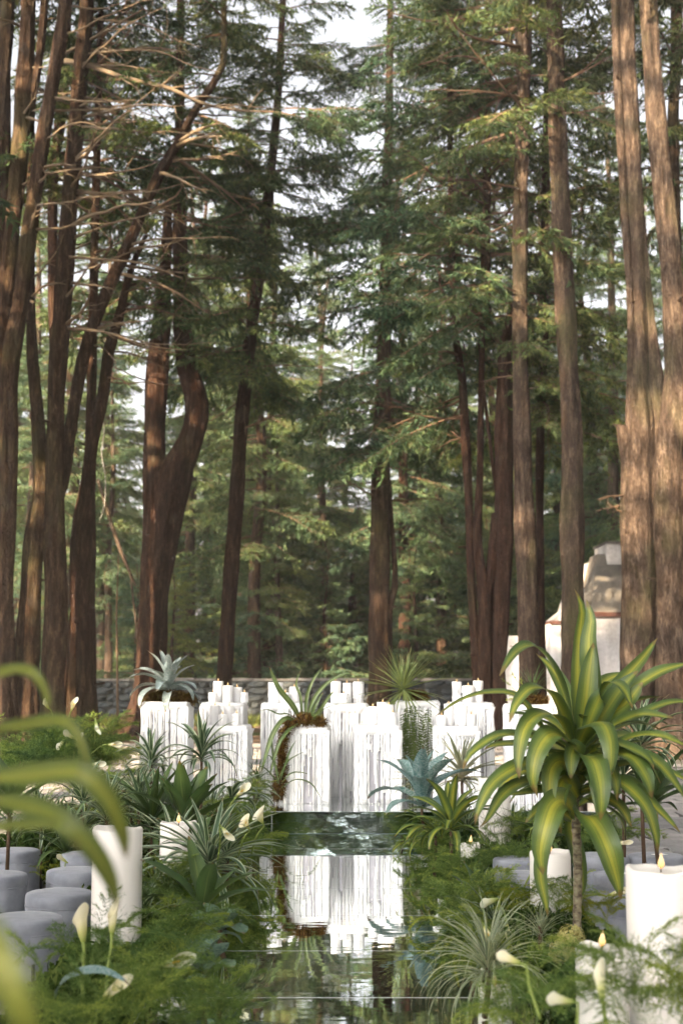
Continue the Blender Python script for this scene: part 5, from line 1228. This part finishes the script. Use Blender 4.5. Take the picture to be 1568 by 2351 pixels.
# ---- Boston fern hanging from pedestal H
def boston_mesh(seed, L=.62):
    q = random.Random(seed); mb = MB(); n = 26
    for i in range(n):
        u = i / n; z = -L * u; w_ = .075 * math.sin(math.pi * min(1, u * .8 + .18)) + .006
        for sg in (-1, 1):
            a = Vector((0, -.02 * math.sin(u * 3), z)); b = a + Vector((sg * w_, -.01, -.022 + q.uniform(-.008, .008))); dn = Vector((0, 0, -.0085))
            mb.add([a, a.lerp(b, .5) + dn * -.9 + Vector((0, -.006, 0)), b, a.lerp(b, .5) + dn], [(0, 1, 2, 3)], [(0, 0), (0, .5), (.5, 1), (1, .5)])
    mb.add(*tube([(0, 0, 0), (0, -.02, -L * .5), (0, 0, -L)], [.003, .003, .001], 5)); return mb.mesh('frond')
BF = [boston_mesh(i, l) for i, l in enumerate((.5, .62, .74))]
bt = thing('boston_fern', 'hanging fern fronds draped down the pedestal right of centre', 'fern', P(950, 1615, 16.2)); bq = random.Random(9)
for (x, y_, d) in [(935, 1625, 16.05), (950, 1620, 16.0), (962, 1630, 16.05), (925, 1640, 15.95), (942, 1650, 15.95), (975, 1640, 16.1), (955, 1660, 15.95), (985, 1630, 16.2), (930, 1660, 15.9), (968, 1690, 15.95), (945, 1700, 15.9)]:
    obj('frond', BF[bq.randrange(3)], M['boston'], bt, P(x, y_, d) - Vector(bt.location), (bq.uniform(-.15, .1), bq.uniform(-.25, .25), bq.uniform(-.5, .5)), bq.uniform(.85, 1.15))
# ---- calla lilies
M['spathe'] = leaf_mat('spathe', lambda t, u, v, n: ramp(t, v, [(0, (.25, .32, .06)), (.35, (.55, .55, .24)), (.65, (.74, .70, .52)), (1, (.78, .75, .62))]), .45, .25, (1.1, 1.05, .8), veins=False)
M['spadix'] = plain('spadix', (.75, .45, .05), .7)
M['stemgreen'] = plain('stem_green', (.17, .22, .045), .5, 0, .3)
def spathe_mesh(open_):
    n, m_ = 18, 12; v = []; f = []; uv = []
    for i in range(m_ + 1):
        u = i / m_
        for k in range(n + 1):
            a = 2 * math.pi * k / n * .98
            fr = .5 - .5 * math.cos(a)          # 0 at seam, 1 at tip side
            r = .012 + .05 * open_ * u ** 1.8 + .03 * u * (1 - u)
            z = .16 * u * (.52 + .48 * fr ** .8) + (.03 * u ** 4 * fr ** 3)
            fl = open_ * .035 * max(0, u - .72) / .28
            v.append(((r + fl) * -math.cos(a) * (1 - .1 * fr), (r + fl) * math.sin(a), z - .02 * open_ * max(0, u - .8) / .2 * (1 - fr))); uv.append((k / n, u))
    for i in range(m_):
        for k in range(n): f.append((i * (n + 1) + k, i * (n + 1) + k + 1, (i + 1) * (n + 1) + k + 1, (i + 1) * (n + 1) + k))
    return mesh('spathe', v, f, uv)
SPO = spathe_mesh(.75); SPH = spathe_mesh(.35); SPB = spathe_mesh(.22)
sx = MB(); sx.add(*tube([(0, 0, .02), (.002, 0, .06), (.004, 0, .10)], [.005, .006, .003], 7)); SPX = sx.mesh('spadix')
def calla(label, base, tip, d, dirv, kind='half', s=1.0, d2=None):
    """stem from base (photo units) to the flower foot at tip; the flower points along dirv (photo right, toward camera, up)"""
    a = P(base[0], base[1], d2 or d); b = P(tip[0], tip[1], d); t = thing('calla_lily', label, 'flower', a, 0, 'calla lilies')
    dv = Vector((dirv[0], -dirv[1], dirv[2])).normalized(); h = (b - a).length
    pp, rr = smooth_path([Vector((0, 0, 0)), (b - a) * .5 + Vector((0, 0, h * .08)), (b - a) - dv * h * .15, (b - a)], [.007 * s, .0065 * s, .006 * s, .008 * s], .03)
    sb = MB(); sb.add(*tube(pp, rr, 8)); obj('stem', sb.mesh('stem'), M['stemgreen'], t)
    s *= .72; rot = dv.to_track_quat('Z', 'Y').to_euler()
    fl = obj('spathe', {'open': SPO, 'half': SPH, 'bud': SPB}[kind], M['spathe'], t, b - a - dv * .004, rot, s)
    if kind != 'bud': obj('spadix', SPX, M['spadix'], t, b - a, rot, s)
for args in [
 ('open white calla lily facing left of the mirror runway, lower one', (548, 1965), (570, 1900), 9.2, (-.25, .75, .65), 'open', .9, 9.3),
 ('open white calla lily nearest the mirror platform, upper one', (578, 1960), (603, 1888), 9.3, (-.25, .6, .75), 'open', 1.0, 9.4),
 ('drooping white calla lily below the pair of open ones', (500, 1975), (512, 1902), 9.0, (.55, .4, -.6), 'half', .8, 9.1),
 ('yellow-green calla bud leaning right before the left front pedestal', (515, 1880), (545, 1828), 10.6, (.65, .2, .7), 'half', 1.0, 10.7),
 ('upright green and white calla lily at the lower left', (190, 2330), (192, 2160), 6.2, (-.1, .1, 1), 'half', 1.25, 6.2),
 ('slim green calla bud in front of the big left candle', (240, 2330), (258, 2140), 6.3, (.05, .05, 1), 'bud', 1.1, 6.2),
 ('calla lily bending right over the fern at the lower left', (300, 2300), (375, 2215), 6.0, (.95, .25, .25), 'half', 1.05, 6.2),
 ('yellow stemmed calla bent over at the bottom left', (205, 2400), (240, 2290), 5.4, (.6, .2, .5), 'bud', 1.0, 5.4),
 ('calla lily at the top of the far left fern mound', (150, 1760), (165, 1630), 14.4, (.3, .2, .8), 'half', 1.05, 14.4),
 ('white calla lily left in the fern mound near the blurred leaf', (110, 1760), (112, 1625), 14.4, (-.3, .4, .6), 'half', .95, 14.4),
 ('drooping white calla at the right of the fern mound', (215, 1740), (222, 1660), 14.3, (.2, .3, -.7), 'half', .95, 14.4),
 ('white calla lily facing forward in the fern mound', (180, 1770), (182, 1705), 13.9, (.2, .7, .6), 'half', 1.1, 14.0),
 ('cream calla pair flower in the middle of the fern mound', (170, 1770), (172, 1695), 14.0, (-.7, .5, .5), 'half', 1.15, 14.1),
 ('pale calla hanging left in the fern mound', (150, 1770), (148, 1700), 14.0, (-.5, .4, -.6), 'half', .95, 14.1),
 ('calla lily pointing right from the fern mound', (200, 1740), (250, 1710), 13.9, (1, .1, .05), 'half', 1.0, 14.1),
 ('low calla lily pointing right under the fern mound', (190, 1780), (212, 1755), 13.5, (1, .2, .05), 'half', 1.0, 13.6),
 ('hanging calla bud above the big left candle', (215, 1790), (217, 1800), 12.6, (.05, .2, -1), 'bud', .9, 12.8),
 ('white calla bud low behind the left stools', (150, 1990), (152, 1978), 10.6, (-.6, .3, .5), 'half', .7, 10.7),
 ('green-white calla lily arching left in the right-hand fern', (1150, 2120), (1140, 2065), 9.2, (-.9, .3, -.2), 'half', 1.0, 9.2),
 ('half-open calla lily lowest in the right-hand fern', (1140, 2150), (1112, 2128), 9.0, (.2, .6, -.5), 'half', 1.0, 9.1),
 ('yellow calla bud hanging beside the right-hand candle', (1148, 2080), (1162, 2120), 8.9, (.15, .2, -1), 'bud', 1.0, 9.2),
 ('calla bud below the drooping yellow one at right', (1165, 2140), (1168, 2175), 8.8, (.0, .2, -1), 'bud', 1.1, 9.0),
 ('pale calla lily pointing up-right behind the corn plant leaf', (1195, 2060), (1222, 2000), 9.6, (.5, .1, .9), 'bud', 1.1, 9.6),
 ('pale yellow calla lily under the corn plant leaves', (1215, 1920), (1225, 1900), 10.2, (.5, .6, .4), 'half', 1.0, 10.4),
 ('small white calla bud right of the corn plant', (1380, 1935), (1418, 1936), 10.0, (1, .2, .1), 'bud', .8, 10.2),
 ('yellow-green calla bud right of the cane over the stools', (1340, 2060), (1400, 2055), 8.4, (.9, .1, .3), 'bud', .9, 8.4),
 ('blurred calla lily leaning left over the pale grass', (1240, 2340), (1190, 2210), 5.0, (-.8, .2, .35), 'half', .72, 4.9),
 ('blurred yellow calla at the bottom right', (1340, 2420), (1310, 2300), 4.6, (-.85, .3, .2), 'half', .75, 4.5),
 ('blurred upright calla bud before the lower right candle', (1395, 2400), (1382, 2290), 4.8, (-.1, .05, 1), 'bud', 1.0, 4.8),
]: calla(*args)
# long single leaf over the bottom left callas
traced_plant('leafy_plant', 'single teal leaf arching over the calla stems at the bottom left', 'plant', P(230, 2380, 5.5), [([(128,2290,5.6),(142,2258,5.5),(180,2234,5.4),(235,2228,5.3),(285,2250,5.25),(300,2265,5.25)], 26, (0,-.7,.7))], M['brom'])
# ---- hydrangea heads
def hydrangea(label, px, py, d, rpx):
    q = random.Random(label); c = P(px, py, d); r_ = rpx * pxm(d); t = thing('hydrangea', label, 'flower', c, 0, 'green hydrangeas'); T = []
    for i in range(420):
        dr = Vector((q.gauss(0, 1), q.gauss(0, 1), q.gauss(0, 1) * .8)).normalized(); p = dr * r_ * q.uniform(.8, 1.02); a = dr.orthogonal().normalized(); b = dr.cross(a); an = q.uniform(0, 6.28); s = r_ * .13
        for k in range(2):
            e1 = a * math.cos(an + k * 1.57) + b * math.sin(an + k * 1.57); e2 = dr.cross(e1)
            T.append([p + e1 * s, p + e2 * s * .6 + dr * s * .2, p - e1 * s]); T.append([p + e1 * s, p - e1 * s, p - e2 * s * .6 + dr * s * .2])
    tag(obj('florets', trimesh('florets', np.array(T)), M['hyd'], t), kind='stuff')
    sb = MB(); sb.add(*tube([(0, .02, -.35), (0, 0, 0)], [.006, .008], 6)); obj('stem', sb.mesh('stem'), M['stemgreen'], t)
M['hyd'] = foliage_mat('hydrangea_floret', (.20, .24, .12), (.33, .35, .22), (.48, .46, .36), .3)
hydrangea('pale green hydrangea head at the base of the corn plant', 1310, 2155, 7.6, 32)
hydrangea('second green hydrangea head below the cane base', 1285, 2185, 7.5, 26)
hydrangea('pale green hydrangea before the bromeliad pedestal', 312, 1822, 12.6, 22)
# ---- bare twigs before the right tall candle
tw = MB(); tq = random.Random(21)
for k in range(16):
    a = P(1135 + tq.uniform(-30, 30), 2010, 11.9); p = [a]; dv = Vector((tq.uniform(-.25, .25), tq.uniform(-.1, .1), 1))
    for i in range(7):
        dv = (dv + Vector((tq.uniform(-.35, .35), tq.uniform(-.2, .2), tq.uniform(-.1, .25)))).normalized(); p.append(p[-1] + dv * .07)
        if i > 1:
            e = Vector((tq.uniform(-1, 1), tq.uniform(-.5, .5), tq.uniform(.2, 1))).normalized() * .09; tw.add(*tube([p[-1], p[-1] + e * .5, p[-1] + e + Vector((0, 0, .02))], [.0016, .0013, .001], 3))
    tw.add(*tube(p, [.0028 - .0003 * i for i in range(8)], 4))
tt = thing('twig_spray', 'fine bare twigs in front of the tall right candle', 'twigs', P(1135, 2010, 11.9)); o = obj('twigs', tw.mesh('twigs'), plain('green_twig', (.10, .11, .05), .8), tt); o.matrix_parent_inverse = Matrix.Translation(-Vector(tt.location))
# ---- dense small-leaf filler that closes the beds
fq = np.random.default_rng(77)
def filler(name, label, boxes, n):
    T = []
    for (x0, x1, y0, y1, hmax) in boxes:
        k = int(n * (x1 - x0) * (y1 - y0))
        c = np.stack([fq.uniform(x0, x1, k), fq.uniform(y0, y1, k), G + fq.random(k) ** .7 * hmax], 1)
        d = fq.normal(0, 1, (k, 3)); d[:, 2] += .6; d /= np.linalg.norm(d, axis=1)[:, None]; s = np.cross(d, fq.normal(0, 1, (k, 3))); s /= np.linalg.norm(s, axis=1)[:, None]
        l = fq.uniform(.03, .075, (k, 1)); w_ = l * fq.uniform(.22, .45, (k, 1)); m_ = c + d * l * .5
        T.append(np.stack([c, m_ + s * w_, c + d * l], 1)); T.append(np.stack([c, c + d * l, m_ - s * w_], 1))
    tag(obj(name, trimesh(name, np.concatenate(T)), M['filler']), label, 'foliage', kind='stuff')
filler('small_leaf_foliage', 'dense small dark leaves filling the flower bed left of the runway', [(-1.5, -1.0, 5.0, 9.6, .30), (-1.75, -.95, 9.6, 14.6, .36), (-2.9, -1.75, 11.9, 15, .42)], 4200)
filler('small_leaf_foliage', 'dense small dark leaves filling the flower bed right of the runway', [(1.0, 1.55, 4.6, 9.6, .30), (.95, 1.5, 9.6, 14.6, .36), (1.5, 2.3, 11.9, 14.5, .4)], 4200)
# ---------------------------------------------------------------- air
hb = MB(); hb.box((-310, -210, G - 1.2), (310, 330, 46))
hz = obj('haze', hb.mesh('haze', False)); tag(hz, kind='stuff')
hm = bpy.data.materials.new('haze'); hm.use_nodes = True; ht = hm.node_tree; ht.nodes.remove(ht.nodes['Principled BSDF'])
pv = ht.nodes.new('ShaderNodeVolumePrincipled'); pv.inputs['Color'].default_value = (.97, .95, .90, 1); pv.inputs['Density'].default_value = .0006; pv.inputs['Anisotropy'].default_value = .2
ht.links.new(pv.outputs[0], ht.nodes['Material Output'].inputs['Volume']); hz.data.materials.append(hm)
